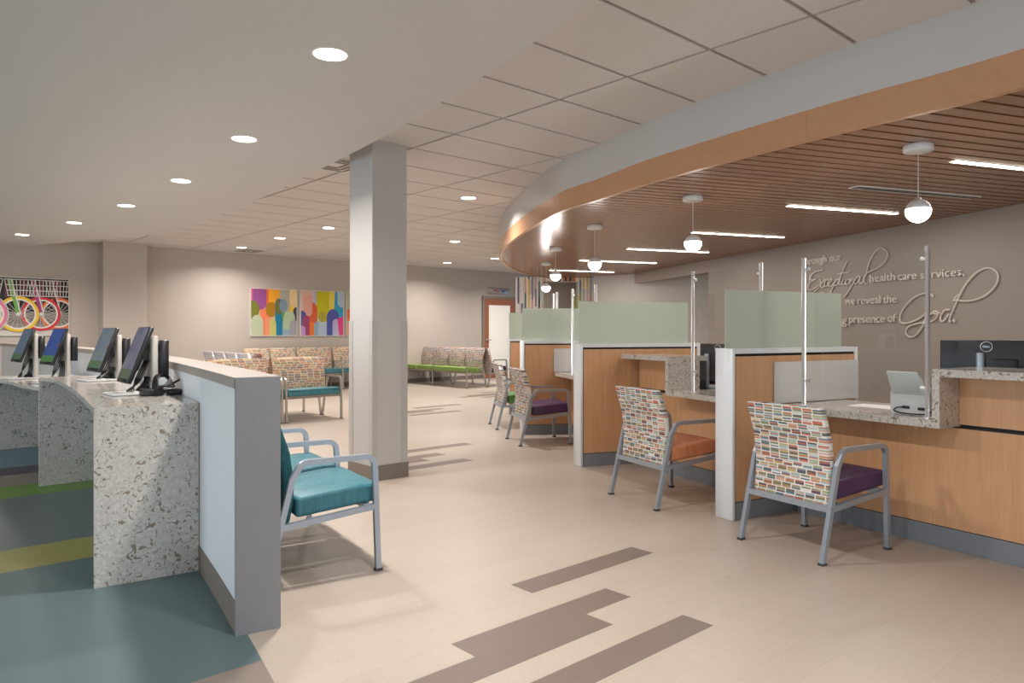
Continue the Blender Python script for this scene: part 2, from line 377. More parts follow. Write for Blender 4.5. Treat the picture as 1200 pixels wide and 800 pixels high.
def wall_ab(name, a_0, a_1, b_0, b_1, mat, z1=CEIL+.1):
    return props(MB().box(a_0, a_1, b_0, b_1, 0, z1).build(name, mat, None, (0,0,0), RZ), kind='structure')
wall_ab('wall_back', WIN_A, 19, WB, WB+.2, M['wall'])
props(MB().box(WIN_A, 13.0, WB-.015, WB-.001, 0, .1).build('baseboard_back', M['base'], None, (0,0,0), RZ), kind='structure')
# window walls behind the camera: piers, sill, head and real openings
def window_wall(name, axis, plane, spans, lo, hi):
    mb = MB(); t = .2
    def bx(u0, u1, z0, z1):
        if axis == 'a': mb.box(plane-t, plane, u0, u1, z0, z1)
        else: mb.box(u0, u1, plane-t, plane, z0, z1)
    bx(lo, hi, 0, .45); bx(lo, hi, 2.55, CEIL+.1); prev = lo
    for s0, s1 in spans: bx(prev, s0, .45, 2.55); prev = s1
    bx(prev, hi, .45, 2.55)
    return props(mb.build(name, M['wall'], None, (0,0,0), RZ), kind='structure')
sp1 = [(-4, -.4), (.4, 4), (4.8, 8.4)]; sp2 = [(-1.2, 2.4), (3.0, 6.6)]
window_wall('wall_left', 'a', WIN_A, sp1, WIN_B, WB)
window_wall('wall_front', 'b', WIN_B, sp2, WIN_A, 19)
wn_ = 1
for ax, spans, pl in (('a', sp1, WIN_A), ('b', sp2, WIN_B)):
    for s0, s1 in spans:
        fr = MB(); gl = MB()
        def bx(mb, u0, u1, z0, z1, d0, d1):
            if ax == 'a': mb.box(pl-d1, pl-d0, u0, u1, z0, z1)
            else: mb.box(u0, u1, pl-d1, pl-d0, z0, z1)
        for u0, u1, z0, z1 in ((s0, s0+.05, .45, 2.55), (s1-.05, s1, .45, 2.55), (s0+.05, s1-.05, .45, .5), (s0+.05, s1-.05, 2.5, 2.55), ((s0+s1)/2-.03, (s0+s1)/2+.03, .5, 2.5)):
            bx(fr, u0, u1, z0, z1, .08, .14)
        f = props(fr.build('window_%d' % wn_, M['alu'], None, (0,0,0), RZ), kind='structure')
        bx(gl, s0+.05, s1-.05, .5, 2.5, .105, .115); gl.build('pane', M['glass'], f); wn_ += 1

# lettered wall, with an opening and its header towards the far end
def twbox(name, s0, s1, z0, z1, mat, t=.15):
    return props(MB().prism([twp(s0), twp(s1), twp(s1)+twn*t, twp(s0)+twn*t], z0, z1).build(name, mat), kind='structure')
s830 = hit_line(830, tw0, twd)
twbox('wall_right', s830, 16, 0, CEIL+.05, M['wall_text'])
twbox('wall_header', 0.02, s830, U(743, 329, 0).z+2.20, CEIL+.05, M['wall_text'])
lw0 = V2(U(695.6, 323.7, CAN)); lwd = (V2(U(743, 321, CAN))-lw0).normalized(); lwn = Vector((-lwd.y, lwd.x)); lwn = lwn if lwn.y > 0 else -lwn
props(MB().prism([lw0, lw0+lwd*7, lw0+lwd*7+lwn*.15, lw0+lwn*.15], 0, CEIL+.05).build('wall_office', M['wall_cool']), kind='structure')

# pilaster on the far wall
sw = lambda x: hit_line(x, V2(ab(0, WB)), V2(A))
pb = WB-.36
pa0 = hit_line(121, V2(ab(0, pb)), V2(A)); pa1 = hit_line(172, V2(ab(0, pb)), V2(A))
wall_ab('wall_pilaster', pa0, pa1, pb, WB-.002, M['wall'])

# column
cb = U(436, 564.5); ca, cbb = cb.dot(A), cb.dot(B); ca1 = hit_line(478, V2(ab(0, cbb)), V2(A)); cb1 = hit_line(408.5, V2(ab(ca, 0)), V2(B))
cb1 = min(cb1, cbb+.5)
colm = thing('column', 'pale grey square column with vinyl corner guards standing on the beige floor', 'column', ab((ca+ca1)/2, (cbb+cb1)/2), RZ)
hx, hy = (ca1-ca)/2-.008, (cb1-cbb)/2-.008
MB().box(-hx, hx, -hy, hy, 0, CEIL+.01).build('shaft', M['column'], colm)
MB().box(-hx-.012, hx+.012, -hy-.012, hy+.012, 0, .125).build('column_base', M['base'], colm)
for sx in (-1, 1):
    for sy in (-1, 1):
        gm = MB(); t = .006; w = .052
        x1, x0 = sx*(hx+t), sx*(hx-w); y1, y0 = sy*(hy+t), sy*(hy-w)
        gm.box(min(x0,x1), max(x0,x1), min(sy*hy,y1), max(sy*hy,y1), .125, 1.34); gm.box(min(sx*hx,x1), max(sx*hx,x1), min(y0,sy*hy), max(y0,sy*hy), .125, 1.34)
        gm.build('corner_guard', M['guard'], colm)

# ------------------------------------------------------------------ floor inlays
def bar(a, b, la, lb, mat, z=.0008):
    m = MB(); m.box(-la, 0, -lb, 0, -.004, z); return m.build('floor_plank', mat, floor, ab(a, b), RZ)
for x, y in ((740, 640.6), (544, 518.5), (536, 473.2), (602, 457)):
    p = U(x, y); pa, pbb = p.dot(A), p.dot(B)
    for da, db in ((0, 0), (-.63, -.345), (-.94, -.498), (-.63, -.79)): bar(pa+da, pbb+db, .94, .153, M['bar'])
# coloured stripes around the children's desks, cut along a curve outside the low wall
def low_a(b): return 1.85-.0133*(b-10.2)**2
def strip_poly(b_0, b_1, n=6):
    pts = [V2(ab(low_a(b_0+(b_1-b_0)*k/n)+.04-(.0 if b_0+(b_1-b_0)*k/n > 3 else 0), b_0+(b_1-b_0)*k/n)) for k in range(n+1)]
    return pts+[V2(ab(-3.8, b_1)), V2(ab(-3.8, b_0))]
bs = [U(300, 776).dot(B)]+[U(0, y).dot(B) for y in (672, 646, 585, 571, 558, 549, 528)]+[10.9, 11.5, 12.2]
cols = ['teal', 'yellow', 'slate', 'green', 'taupe', 'purple', 'blue', 'slate', 'yellow', 'teal']
for k, c in enumerate(cols):
    MB().prism(strip_poly(bs[k], bs[k+1]), -.004, .0008).build('floor_stripe', M['s_'+c], floor)
MB().prism(strip_poly(.9, bs[0]), -.004, .0008).build('floor_stripe', M['s_taupe'], floor)

# ------------------------------------------------------------------ curved low wall behind the children's desks
LWH = 1.06; bs_ = [2.98+i*(13.9-2.98)/26 for i in range(27)]
inner = [V2(ab(low_a(b), b)) for b in bs_]; TK = .165
lw = thing('low_wall', 'curved grey low wall with white inner face behind the desks', 'low wall')
LN = []
for i, p in enumerate(inner):
    d = (inner[min(i+1, 26)]-inner[max(i-1, 0)]).normalized(); LN.append(Vector((d.y, -d.x)))
off = lambda t: [p+n*t for p, n in zip(inner, LN)]
MB().ribbon(off(TK), off(.012), 0, LWH-.045).build('wall_core', M['lowgrey'], lw)
MB().ribbon(off(.012), off(.0), .13, LWH-.045).build('white_face', M['white'], lw)
MB().ribbon(off(.012), off(-.004), 0, .13).build('base_strip', M['base'], lw)
MB().ribbon(off(TK+.012), off(-.012), LWH-.045, LWH).build('cap', M['lowcap'], lw)
e0, e1 = off(-.008)[0], off(TK+.008)[0]; dd = (inner[0]-inner[1]).normalized()
MB().prism([e0, e1, e1+dd*.02, e0+dd*.02], 0, LWH-.001).build('end_panel', M['lowgrey'], lw)

# ------------------------------------------------------------------ children's desks (stone)
D1, D2 = .877, .776
s1f, s1b = V2(U(110, 690)), V2(U(230, 669)); s2f = V2(U(46, 570)); s2d = V2(A)
s1d = (s1b-s1f).normalized()
desk1 = thing('stone_desk', "speckled stone waterfall desk nearest the grey low wall's end", 'desk')
n1 = Vector((-s1d.y, s1d.x))
def to_inner(p, d):            # run from p along d to the low wall face
    best = None
    for i in range(26):
        a, b = inner[i], inner[i+1]; e = b-a; den = d.x*e.y-d.y*e.x
        if abs(den) < 1e-9: continue
        t = ((a.x-p.x)*e.y-(a.y-p.y)*e.x)/den; s = ((a.x-p.x)*d.y-(a.y-p.y)*d.x)/den
        if t > 0 and 0 <= s <= 1 and (best is None or t < best): best = t
    return p+d*((best or .5)-.006)
s1b = to_inner(s1f, s1d); s2b = to_inner(s2f, s2d); n2 = Vector((-s2d.y, s2d.x))
ST = .03
MB().prism([s1f, s1b, s1b+n1*ST, s1f+n1*ST], .001, D1-ST).build('near_slab', M['granite'], desk1)
MB().prism([s2f, s2b, s2b+n2*ST, s2f+n2*ST], .001, D1-ST).build('far_slab', M['granite'], desk1)
cur = [V2(U(x, y, D1)) for x, y in ((93.5, 461.8), (79.8, 452), (63, 443.9))]
cur = [V2(p) for p in spline([s1f.to_3d()]+[p.to_3d() for p in cur]+[(s2f+n2*ST).to_3d()], 5)]
def inner_between(p, q):
    r = []; bp, bq = p.to_3d().dot(B), q.to_3d().dot(B)
    for k in range(1, 8):
        b = bp+(bq-bp)*k/8; r.append(V2(ab(low_a(b)-.006, b)))
    return r
s2b2 = to_inner(s2f+n2*ST, s2d)
MB().prism(cur+[s2b2]+inner_between(s2b2, s1b)+[s1b], D1-ST, D1).build('desk_top', M['granite'], desk1)
# the lower desk further along
desk2 = thing('stone_desk', 'lower speckled stone desk at the left frame edge beyond the near desk', 'desk')
q0 = s2f+n2*(ST+.004); q0w = to_inner(q0, s2d)
s3f = V2(U(0, 527))-s2d*.42; s3b = to_inner(s3f, s2d)
MB().prism([s3f, s3b, s3b+n2*ST, s3f+n2*ST], .001, D2-ST).build('far_slab', M['granite'], desk2)
c2 = [q0+s2d*.10, V2(U(26, 450.5, D2)), V2(U(0, 445, D2)), s3f+n2*ST]
c2 = [V2(p) for p in spline([p.to_3d() for p in c2], 5)]
s3b2 = to_inner(s3f+n2*ST, s2d)
MB().prism(c2+[s3b2]+inner_between(s3b2, q0w)+[q0w], D2-ST, D2).build('desk_top', M['granite'], desk2)

# ------------------------------------------------------------------ game kiosks on the desks
def screen_mat(name, top, mid, low):
    n = N(name).set(.18, 0, .5); c = n.n('ShaderNodeTexCoord'); sp = n.n('ShaderNodeSeparateXYZ'); n.l(c.outputs['Object'], sp.inputs[0])
    f = n.noise(n.coord((9, 9, 9)), 1, 2); base = n.mix(n.ramp(f, [(.4, (0,0,0,1)), (.62, (1,1,1,1))]), top, mid)
    sparks = n.math('GREATER_THAN', n.noise(n.coord((14, 14, 14)), 1, 1), .66); base = n.mix(n.math('MULTIPLY', sparks, .7), base, srgb(120, 96, 96))
    cc = n.mix(n.math('LESS_THAN', sp.outputs[2], -.09), base, low); n.col(cc)
    n.l(cc, n.b.inputs['Emission Color']); n.b.inputs['Emission Strength'].default_value = .12; return n.m
SM = [screen_mat('game_screen_mauve', srgb(112,104,136), srgb(126,128,140), srgb(92,106,84)), screen_mat('game_screen_grey', srgb(112,124,138), srgb(128,136,134), srgb(92,116,88)),
      screen_mat('game_screen_blue', srgb(56,84,160), srgb(64,92,150), srgb(86,130,76)), screen_mat('game_screen_slate', srgb(104,120,142), srgb(98,116,136), srgb(80,108,80))]
def kiosk(loc, smat, label, extra_cable=False, W_=.225, turn=0):
    t = thing('game_kiosk', label, 'touchscreen', loc, -TH+radians(turn), 'game kiosks on the stone desks')
    dz = (D1-loc.z)
    MB().rbox(-.11, .11, -.20, .06, 0, .014, .005, 1).build('base_plate', M['pale'], t)
    MB().rbox(-.095, .095, .015, .05, .014, .345+dz, .006, 1).build('post', M['kpost'], t)
    R = Matrix.Translation((0, -.06, .235+dz)) @ Matrix.Rotation(radians(-21), 4, 'X')
    mo = MB(); mo.rbox(-W_/2, W_/2, -.006, .022, -.175, .175, .005, 1, 0, R); mo.rbox(-.07, .07, .022, .04, -.09, .09, .006, 1, 0, R)
    m_o = mo.build('monitor', M['plastic'], t)
    sc = MB().box(-W_/2+.007, W_/2-.007, -.0085, -.0062, -.150, .168).build('screen', smat, m_o)
    sc.matrix_local = R
    MB().sweep([(0, -.03, .22+dz), (0, .02, .22+dz)], .05, .035).build('arm', M['plastic'], t)
    pc = MB(); pc.rbox(.02, .11, .056, .105, .10+dz, .32+dz, .005, 1); pc.box(.03, .085, .05, .056, .15+dz, .25+dz); pc.build('mini_computer', M['plastic'], t)
    cb_ = MB()
    for k in range(4):
        x0 = .05-.03*k; cb_.tube(spline([(x0, .03-.02, .2+dz), (x0+.03, -.05, .08+dz*.6), (x0-.04, -.10+.02*k, .02), (x0-.08, -.02, .012), (x0+.02, .0, .07), (x0, .012, .1+dz)], 5), .0042, 6)
    if extra_cable:
        for k in range(5):
            x0 = .14+.02*k; cb_.tube(spline([(.08, .085, .11), (x0, .10, .10-.012*k), (x0+.05, .06-.01*k, .06), (x0+.04, .0, .02+.01*k), (x0-.02, .02, .10), (.08, .085, .125)], 5), .0055, 6)
        cb_.tube(spline([(.15, .06, .02), (.19, .14, .014), (.20, .19, .03), (.21, .20, .085), (.17, .18, .10), (.12, .12, .06)], 5), .006, 6)
    cb_.build('cable', M['cable'], t)
    MB().rbox(-.04, .05, -.0, .012, .015, .05, .004, 1).build('cable_clip', M['plastic'], t)
    if extra_cable:
        ad = MB(); ad.rbox(.14, .22, -.07, .05, .001, .042, .008, 2); ad.rbox(.14, .24, .07, .14, .001, .034, .006, 1); ad.build('power_adapter', M['plastic'], t)
    return t
kA = U(160, 461.5, D1)+A*.045; kB = U(124, 445.5, D1)+A*.03
kiosk(kA, SM[0], 'tilted touchscreen with mauve game picture and tangled black cables, nearest the low wall end', True)
kiosk(kB, SM[1], 'tilted touchscreen with grey-green picture, second from the low wall end', False, .24, 8)
kC = Vector((-4.17, 6.66, D2)); kiosk(kC+A*.02, SM[2], 'tilted touchscreen with bright blue game picture', False, .26, 12)
kD = U(30, 443.6, D2); kiosk(kD+A*.03, SM[3], 'tilted touchscreen with slate picture, farthest to the left', False, .24, 10)

# ------------------------------------------------------------------ seating
def arc(c, r, a0, a1, n=4): return [(0, c[0]+r*cos(a0+(a1-a0)*k/n), c[1]+r*sin(a0+(a1-a0)*k/n)) for k in range(n+1)]
CACHE = {}
def parts_mesh(key, fn):
    if key not in CACHE: CACHE[key] = fn()
    return CACHE[key]
DEP = .575
def side_frame_mb(h=.60, d=.575, stub=False):
    r, y1, y0 = .05, d/2-.02, -d/2+.16
    pts = [(0, -d/2, .006), (0, y0-.035, h-.085)]+arc((y0+.045, h-.055), .055, radians(163), radians(95), 4)+arc((y1-r, h-r), r, pi/2, 0.05, 4)+[(0, d/2, .006)]
    if stub: pts[0] = (0, -.215, .30); pts[-1] = (0, d/2-.008, .34)
    return MB().sweep(pts, .026, .028)
def back_mb(w, hb, th_=.055, z0=.298):
    st = [(-.186, z0), (-.172, z0+.10), (-.168, z0+.2), (-.188, z0+.35), (-.246, hb-.012), (-.260, hb)]
    bm = bmesh.new(); rows = []
    for i, (y, z) in enumerate(st):
        k = .8 if i in (0, len(st)-1) else 1
        rows.append([bm.verts.new((sx*(w/2), y+q*th_/2*k-(.0), z)) for sx, q in ((-1, -1), (1, -1), (1, 1), (-1, 1))])
    for a, b in zip(rows, rows[1:]):
        for k in range(4): bm.faces.new((a[k], a[(k+1) % 4], b[(k+1) % 4], b[k]))
    bm.faces.new(rows[0][::-1]); bm.faces.new(rows[-1])
    bm.normal_update(); bmesh.ops.recalc_face_normals(bm, faces=bm.faces[:])
    ed = [e for e in bm.edges if e.calc_face_angle(0) > .7]
    bmesh.ops.bevel(bm, geom=ed, offset=.014, segments=2, affect='EDGES', profile=.5)
    return MB().bm(bm)
def seat_mb(w, d=.44, z0=.355, z1=.46, y1=.305):
    bm = bmesh.new(); bmesh.ops.create_cube(bm, size=1); bmesh.ops.subdivide_edges(bm, edges=bm.edges[:], cuts=3, use_grid_fill=True)
    for v in bm.verts:
        x, y, z = v.co; crown = .014*(1-(2*x)**2)*(1-(2*y)**2) if z > .4 else 0
        v.co = Vector((x*w, y1-d/2+y*d, z0+(z+.5)*(z1-z0)+crown-(.012*(y > .4) if z > .4 else 0)+.085*(y*d-.18)))
    bm.normal_update(); ed = [e for e in bm.edges if e.calc_face_angle(0) > .9]
    bmesh.ops.bevel(bm, geom=ed, offset=.02, segments=3, affect='EDGES', profile=.5)
    return MB().bm(bm)
def share(name, key, fn, mat, parent, loc=(0, 0, 0)):
    k = key+(mat.name,)
    if k not in CACHE:
        o = fn().build(name, mat, parent, loc); CACHE[k] = o.data; return o
    o = bpy.data.objects.new(name, CACHE[k]); COL.objects.link(o); o.parent = parent; o.location = loc; return o
def seating(name, label, cat, loc, face, n=1, w=.56, seat=None, back=None, group=None, hb=.835, metal=None, arms=None, gap=0, arm_h=.60, stub_mid=False):
    """face = compass angle of the sitter's view, measured from +Y towards +X"""
    metal = metal or M['alu']
    t = thing(name, label, cat, loc, -face, group)
    for k in range(n):
        x = (k-(n-1)/2)*w
        share('seat', ('seat', w), lambda: seat_mb(w-.05-gap), seat, t, (x, 0, 0))
        share('backrest', ('back', w, hb, gap), lambda: back_mb(w-.05-gap, hb), back, t, (x, 0, 0))
    for k in (arms if arms is not None else range(n+1)):
        x = (k-n/2)*w
        st_ = stub_mid and 0 < k < n
        f = share('arm_frame' if st_ else 'side_frame', ('side', arm_h, st_), lambda: side_frame_mb(arm_h, DEP, st_), metal, t, (x, 0, 0))
        for y in (() if st_ else (-DEP/2, DEP/2)): share('foot_glide', ('foot',), lambda: MB().box(-.015, .015, -.02, .02, .0005, .012), M['foot'], f, (0, y, 0))
    L = n*w/2-.01
    MB().box(-L, L, .22, .25, .325, .352).build('front_rail', metal, t)
    MB().box(-L, L, -.235, -.205, .272, .304).build('rear_rail', metal, t)
    for k in (arms if arms is not None else range(n+1)):
        x = (k-n/2)*w; MB().sweep([(x, -.235, .288), (x, .272, .338)], .024, .03).build('side_rail', metal, t)
    return t
def chair_from_feet(rl, rr, face, **kw):
    rl, rr = U(*rl), U(*rr); f = Vector((sin(face), cos(face), 0)); c = (rl+rr)/2+f*.2875; c.z = 0; return c
SG = 'counter chairs'
c1 = chair_from_feet((870, 632), (962, 662), radians(60)); c1w = (U(870, 632)-U(962, 662)).length
seating('guest_chair', 'multicoloured striped guest chair with purple seat nearest the camera at the counter', 'chair', c1, radians(60), 1, .56, M['v_purple'], M['fab_multi'], SG)
c2_ = chair_from_feet((717, 579), (768.6, 598), radians(64))
seating('guest_chair', 'multicoloured striped guest chair with an orange seat between two partitions', 'chair', c2_, radians(64), 1, .565, M['v_orange'], M['fab_multi'], SG)
c3_ = chair_from_feet((595, 514), (609, 523), radians(75))
seating('guest_chair', 'striped guest chair with purple seat in the third counter bay', 'chair', c3_, radians(75), 1, .57, M['v_purple'], M['fab_multi'], SG)
c4_ = chair_from_feet((576, 496.7), (580.3, 503.4), radians(79))
seating('guest_chair', 'striped guest chair with leaf green seat, farthest along the counter', 'chair', c4_, radians(79), 1, .58, M['v_green2'], M['fab_multi'], SG)

# two-seat teal bench behind the grey low wall
f1 = V2(U(432, 534.5, .6)); f3 = V2(U(353, 503.5, .6)); dr = (f3-f1).normalized(); face = atan2(dr.y, -dr.x)
ff_ = Vector((dr.y, -dr.x)); face = atan2(ff_.x, ff_.y)
mid = (f1+f3)/2-ff_*.235
seating('two_seat_bench', 'teal two-seat bench with curved silver arms behind the grey low wall', 'bench', mid.to_3d(), face, 2, (f3-f1).length/2, M['v_teal'], M['fab_teal'], None, .83, stub_mid=True)

# waiting seats in the middle distance
fB = atan2(-B.x, -B.y)                     # facing the camera side of the room
pL, pR = U(337, 496), U(400, 490); wd = (pR-pL).length
mid1 = (pL+pR)/2-(-B)*.30; mid1.z = 0
seating('wide_chair', 'wide warm-patterned chair with teal seat, right one of the front pair', 'chair', mid1, fB, 1, wd, M['v_teal'], M['fab_warm'], 'warm-patterned wide chairs', .87, M['alu_w'])
seating('wide_chair', 'wide warm-patterned chair with teal seat, left one half hidden by the low wall', 'chair', mid1-A*(wd+.06), fB, 1, wd, M['v_teal'], M['fab_warm'], 'warm-patterned wide chairs', .87, M['alu_w'])
seating('wide_chair', 'wide teal chair standing back to back behind the right front wide chair', 'chair', mid1+B*.62, fB+pi, 1, wd, M['v_teal'], M['fab_warm'], 'warm-patterned wide chairs', .87, M['alu_w'])
seating('wide_chair', 'wide teal chair standing back to back behind the left front wide chair', 'chair', mid1+B*.62-A*(wd+.06), fB+pi, 1, wd, M['v_teal'], M['fab_warm'], 'warm-patterned wide chairs', .87, M['alu_w'])
# row along the far wall
bw = WB-.42
for k, (x0, x1, lab) in enumerate(((296, 325, 'warm-patterned teal chair against the far wall, left of the row under the first painting'), (327, 356, 'warm-patterned teal chair against the far wall, under the gap between the paintings'), (359, 398, 'warm-patterned teal chair against the far wall, under the second painting'), (401, 440, 'warm-patterned teal chair against the far wall, peeking out beside the column'))):
    sa0 = hit_line(x0, V2(ab(0, bw-.2)), V2(A)); sa1 = hit_line(x1, V2(ab(0, bw-.2)), V2(A))
    seating('wall_chair', lab, 'chair', ab((sa0+sa1)/2, bw), fB, 1, sa1-sa0+.05, M['v_teal'], M['fab_warm'], 'chairs along the far wall', .9, M['alu_w'])
# pale row seen from behind
pr0, pr1 = U(234, 411.5, .87), U(296, 414, .87); pm = (pr0+pr1)/2; pm.z = 0; L_ = (pr1-pr0).length
seating('four_seat_bench', 'pale blue patterned four-seat bench seen from behind, left of the warm chairs', 'bench', ab(pm.dot(A)+.25, pm.dot(B)), atan2(A.x, A.y), 4, .56, M['v_teal'], M['fab_blue'], None, .87, M['alu_w'], [0, 2, 4])
# a brown padded chair glimpsed between the patterned backs
bc = Vector(((304.5-600)/FPX*12.3, 12.3, 0))
t = thing('brown_chair', 'brown round-backed chair glimpsed behind the warm-patterned chairs', 'chair', V2(bc).to_3d(), -fB)
seat_mb(.5).build('seat', M['v_brown'], t); back_mb(.24, .86, .09, .36).build('backrest', M['v_brown'], t)
for sx in (-.2, .2):
    for sy in (-.16, .26): MB().sweep([(sx, sy, .004), (sx, sy, .37)], .03, .03).build('leg', M['foot'], t)
# four-seat green bench and the purple bench behind it
r_ = U(571.5, 453.4); fr_ = U(545, 455); fA = atan2(-A.x, -A.y)
gb = (r_+fr_)/2+B*(4*.63/2); gb.z = 0
seating('four_seat_bench', 'four-seat speckled bench with lime green seats in front of the far door', 'bench', gb, fA, 4, .63, M['v_green'], M['fab_far'], None, .87, M['alu_w'], [0, 2, 4])
seating('four_seat_bench', 'speckled bench with purple seats standing back to back with the green bench', 'bench', gb+A*.62, fA+pi, 4, .63, M['v_purple'], M['fab_far'], None, .87, M['alu_w'], [0, 2, 4])
# patterned chair at the left frame edge
p0 = ab(U(-8, 416, .87).dot(A), U(-8, 416, .87).dot(B))
seating('wide_chair', 'orange-patterned chair cut off by the left frame edge beyond the low wall', 'chair', V2(U(-12, 415, .87)).to_3d(), fB, 1, .6, M['v_teal'], M['fab_warm'], 'warm-patterned wide chairs', .87, M['alu_w'])

# ------------------------------------------------------------------ reception: partitions and counters on an arc
PART = {1: (U(848, 608), 61), 2: (U(676, 545.5), 71), 3: (U(610.5, 508.6), 80), 4: (U(595.3, 484.5), 88)}
d12 = atan2(PART[2][0].x-PART[1][0].x, PART[2][0].y-PART[1][0].y)-radians(8.5)
PART[0] = (PART[1][0]-Vector((sin(d12), cos(d12), 0))*2.1, 52)
PH, PT, PL = 1.135, .155, 1.28
plab = {0: 'maple and white partition beyond the right frame edge', 1: 'maple and white partition behind the nearest guest chair', 2: 'maple and white partition beside the chair with the orange seat',
        3: 'maple and white partition behind the purple chair in the third bay', 4: 'maple and white partition farthest away beside the far door'}
RD = {}
for k, (p, ang) in PART.items():
    r = Vector((sin(radians(ang)), cos(radians(ang)), 0)); RD[k] = r
    t = thing('partition', plab[k], 'partition', (p.x, p.y, 0), atan2(r.y, r.x), 'counter partitions')
    MB().box(.028, PL-.028, -PT/2+.016, PT/2-.016, 0, PH-.034).build('core', M['black'], t)
    MB().rbox(0, .028, -PT/2, PT/2, .002, PH, .003, 1).build('end_trim', M['white'], t)
    MB().rbox(PL-.028, PL, -PT/2, PT/2, .002, PH, .003, 1).build('rear_trim', M['white'], t)
    MB().box(.028, PL-.028, -PT/2, PT/2, PH-.034, PH).build('top_trim', M['white'], t)
    for s in (-1, 1):
        y0, y1 = sorted((s*(PT/2-.003), s*(PT/2-.016)))
        MB().box(.036, PL-.034, y0, y1, .125, PH-.052).build('side_panel', M['maple'], t)
        y0, y1 = sorted((s*(PT/2-.001), s*(PT/2-.016)))
        MB().box(.034, PL-.03, y0, y1, .001, .12).build('base_strip', M['base_blue'], t)
    MB().box(.015, 1.19, -.006, .006, PH+.0005, PH+.395).build('frosted_glass', M['frost'], t)
WT = .753; RT = 1.04; GT = .042; FO = .59
OV = -.20
def bay(k, raised_left, ub_px, poles, names):
    (pL_, _), (pR_, _) = PART[k], PART[k-1]
    O = V2(pL_+RD[k]*FO); E = V2(pR_+RD[k-1]*FO); u = (E-O).normalized(); L = (E-O).length; v = Vector((-u.y, u.x))
    rz = atan2(u.y, u.x); loc = (O.x, O.y, 0)
    m = PT/2+.012
    ub = hit_line(ub_px, O+v*OV, u) if ub_px else L*.55
    x0, x1 = m+.015, L-m-.015
    rs, re = (x0, ub) if raised_left else (ub, x1)          # raised span
    ws, we = (ub, x1) if raised_left else (x0, ub)          # writing span
    t = thing('service_counter', names[0], 'counter', loc, rz, 'service counters')
    MB().box(x0, x1, .012, .5, .12, WT-GT-.001).build('carcass', M['black'], t)
    n_p = 2 if k != 1 else 1
    if k == 1: MB().box(x0, x1, 0, .012, .125, WT-GT-.012).build('front_panel', M['maple'], t)
    else: MB().box(x0, x1, 0, .012, .125, WT-GT-.012).build('front_panel', M['maple'], t)
    MB().box(x0, x1, -.002, .012, .001, .12).build('base_strip', M['base_blue'], t)
    a0_, a1_ = (rs, re-GT) if raised_left else (rs+GT, re)
    MB().box(a0_+.002, a1_-.002, 0, .02, WT-GT+.012, RT-GT-.002).build('upper_panel', M['maple'], t)
    MB().box(a0_+.002, a1_-.002, .02, .22, WT-GT, RT-GT-.002).build('upper_carcass', M['black'], t)
    g_ = thing('stone_countertop', names[1], 'countertop', loc, rz, 'stone countertops')
    MB().box(ws, we, OV, .52, WT-GT, WT).build('writing_top', M['granite'], g_)
    y1 = .12 if raised_left else .26
    if raised_left: MB().box(ub-GT, ub, OV, y1, WT-GT, RT-GT).build('step_slab', M['granite'], g_)
    else: MB().box(ub, ub+GT, OV, y1, WT-GT, RT-GT).build('step_slab', M['granite'], g_)
    MB().box(rs, re, OV, .20 if raised_left else .30, RT-GT, RT).build('raised_top', M['granite'], g_)
    MB().box(a0_+.004, a1_-.004, .262, .52, WT-GT, WT).build('staff_top', M['granite'], g_)
    # glass screen on two steel poles
    pv = -.115; q = [min(max(hit_line(px, O+v*pv, u), m+.0 if k < 4 else m+.06), L-m-.02 if k < 4 else L-m-.06) for px in poles]
    s_ = thing('glass_screen', names[2], 'glass screen', loc, rz, 'glass screens on the counters')
    zt = 1.74; xa, xb = min(q), max(q)
    for x in q:
        po = MB(); po.lathe([(.022, WT+.0005), (.022, WT+.006), (.0135, WT+.007), (.0135, zt-.004), (.011, zt)], 16, 0, Matrix.Translation((x, pv, 0)))
        po.build('pole', M['chrome'], s_)
        for z in (WT+.17, zt-.075):
            sx = 1 if x == xa else -1
            c = MB(); c.lathe([(.009, 0), (.009, .03), (.012, .032), (.012, .04)], 10, 0, Matrix.Translation((x, pv+.004, z)) @ Matrix.Rotation(sx*pi/2, 4, 'Y')); c.build('clamp', M['chrome'], s_)
    MB().box(xa+.022, xb-.022, pv+.0, pv+.010, WT+.105, zt-.03).build('glass_pane', M['glass'], s_)
    return dict(O=O, u=u, v=v, L=L, ws=ws, we=we, rs=rs, re=re, rz=rz, ub=ub, m=m)
bays = {}
bays[1] = bay(1, False, 1092, (942, 1087), ('maple service counter on the right beside the nearest guest chair', 'speckled stone countertop stepping up to the right by the document scanner', 'clear glass screen on steel poles above the nearest counter'))
bays[2] = bay(2, True, 783, (812, 901), ('maple service counter behind the orange chair', 'speckled stone countertop stepping up to the left behind the orange chair', 'clear glass screen on steel poles behind the orange chair'))
bays[3] = bay(3, False, None, (671, 698), ('maple service counter behind the purple chair in the third bay', 'speckled stone countertop in the third counter bay', 'clear glass screen on steel poles in the third counter bay'))
bays[4] = bay(4, True, None, (649, 663), ('maple service counter in the farthest bay behind the green chair', 'speckled stone countertop in the farthest counter bay', 'clear glass screen on steel poles in the farthest bay'))
# pale splash panels fixed to the partitions above the writing tops
for k, lab in ((1, 'pale splash panel on the partition left of the document scanner'), (3, 'pale splash panel on the partition above the third bay counter')):
    r = RD[k]; p = PART[k][0]
    t = MB().box(.39, PL-.01, -PT/2-.0115, -PT/2-.0015, WT+.004, RT).build('splash_panel', M['whitepan'], None, (p.x, p.y, 0), atan2(r.y, r.x))
    props(t, lab, 'panel', 'pale splash panels')

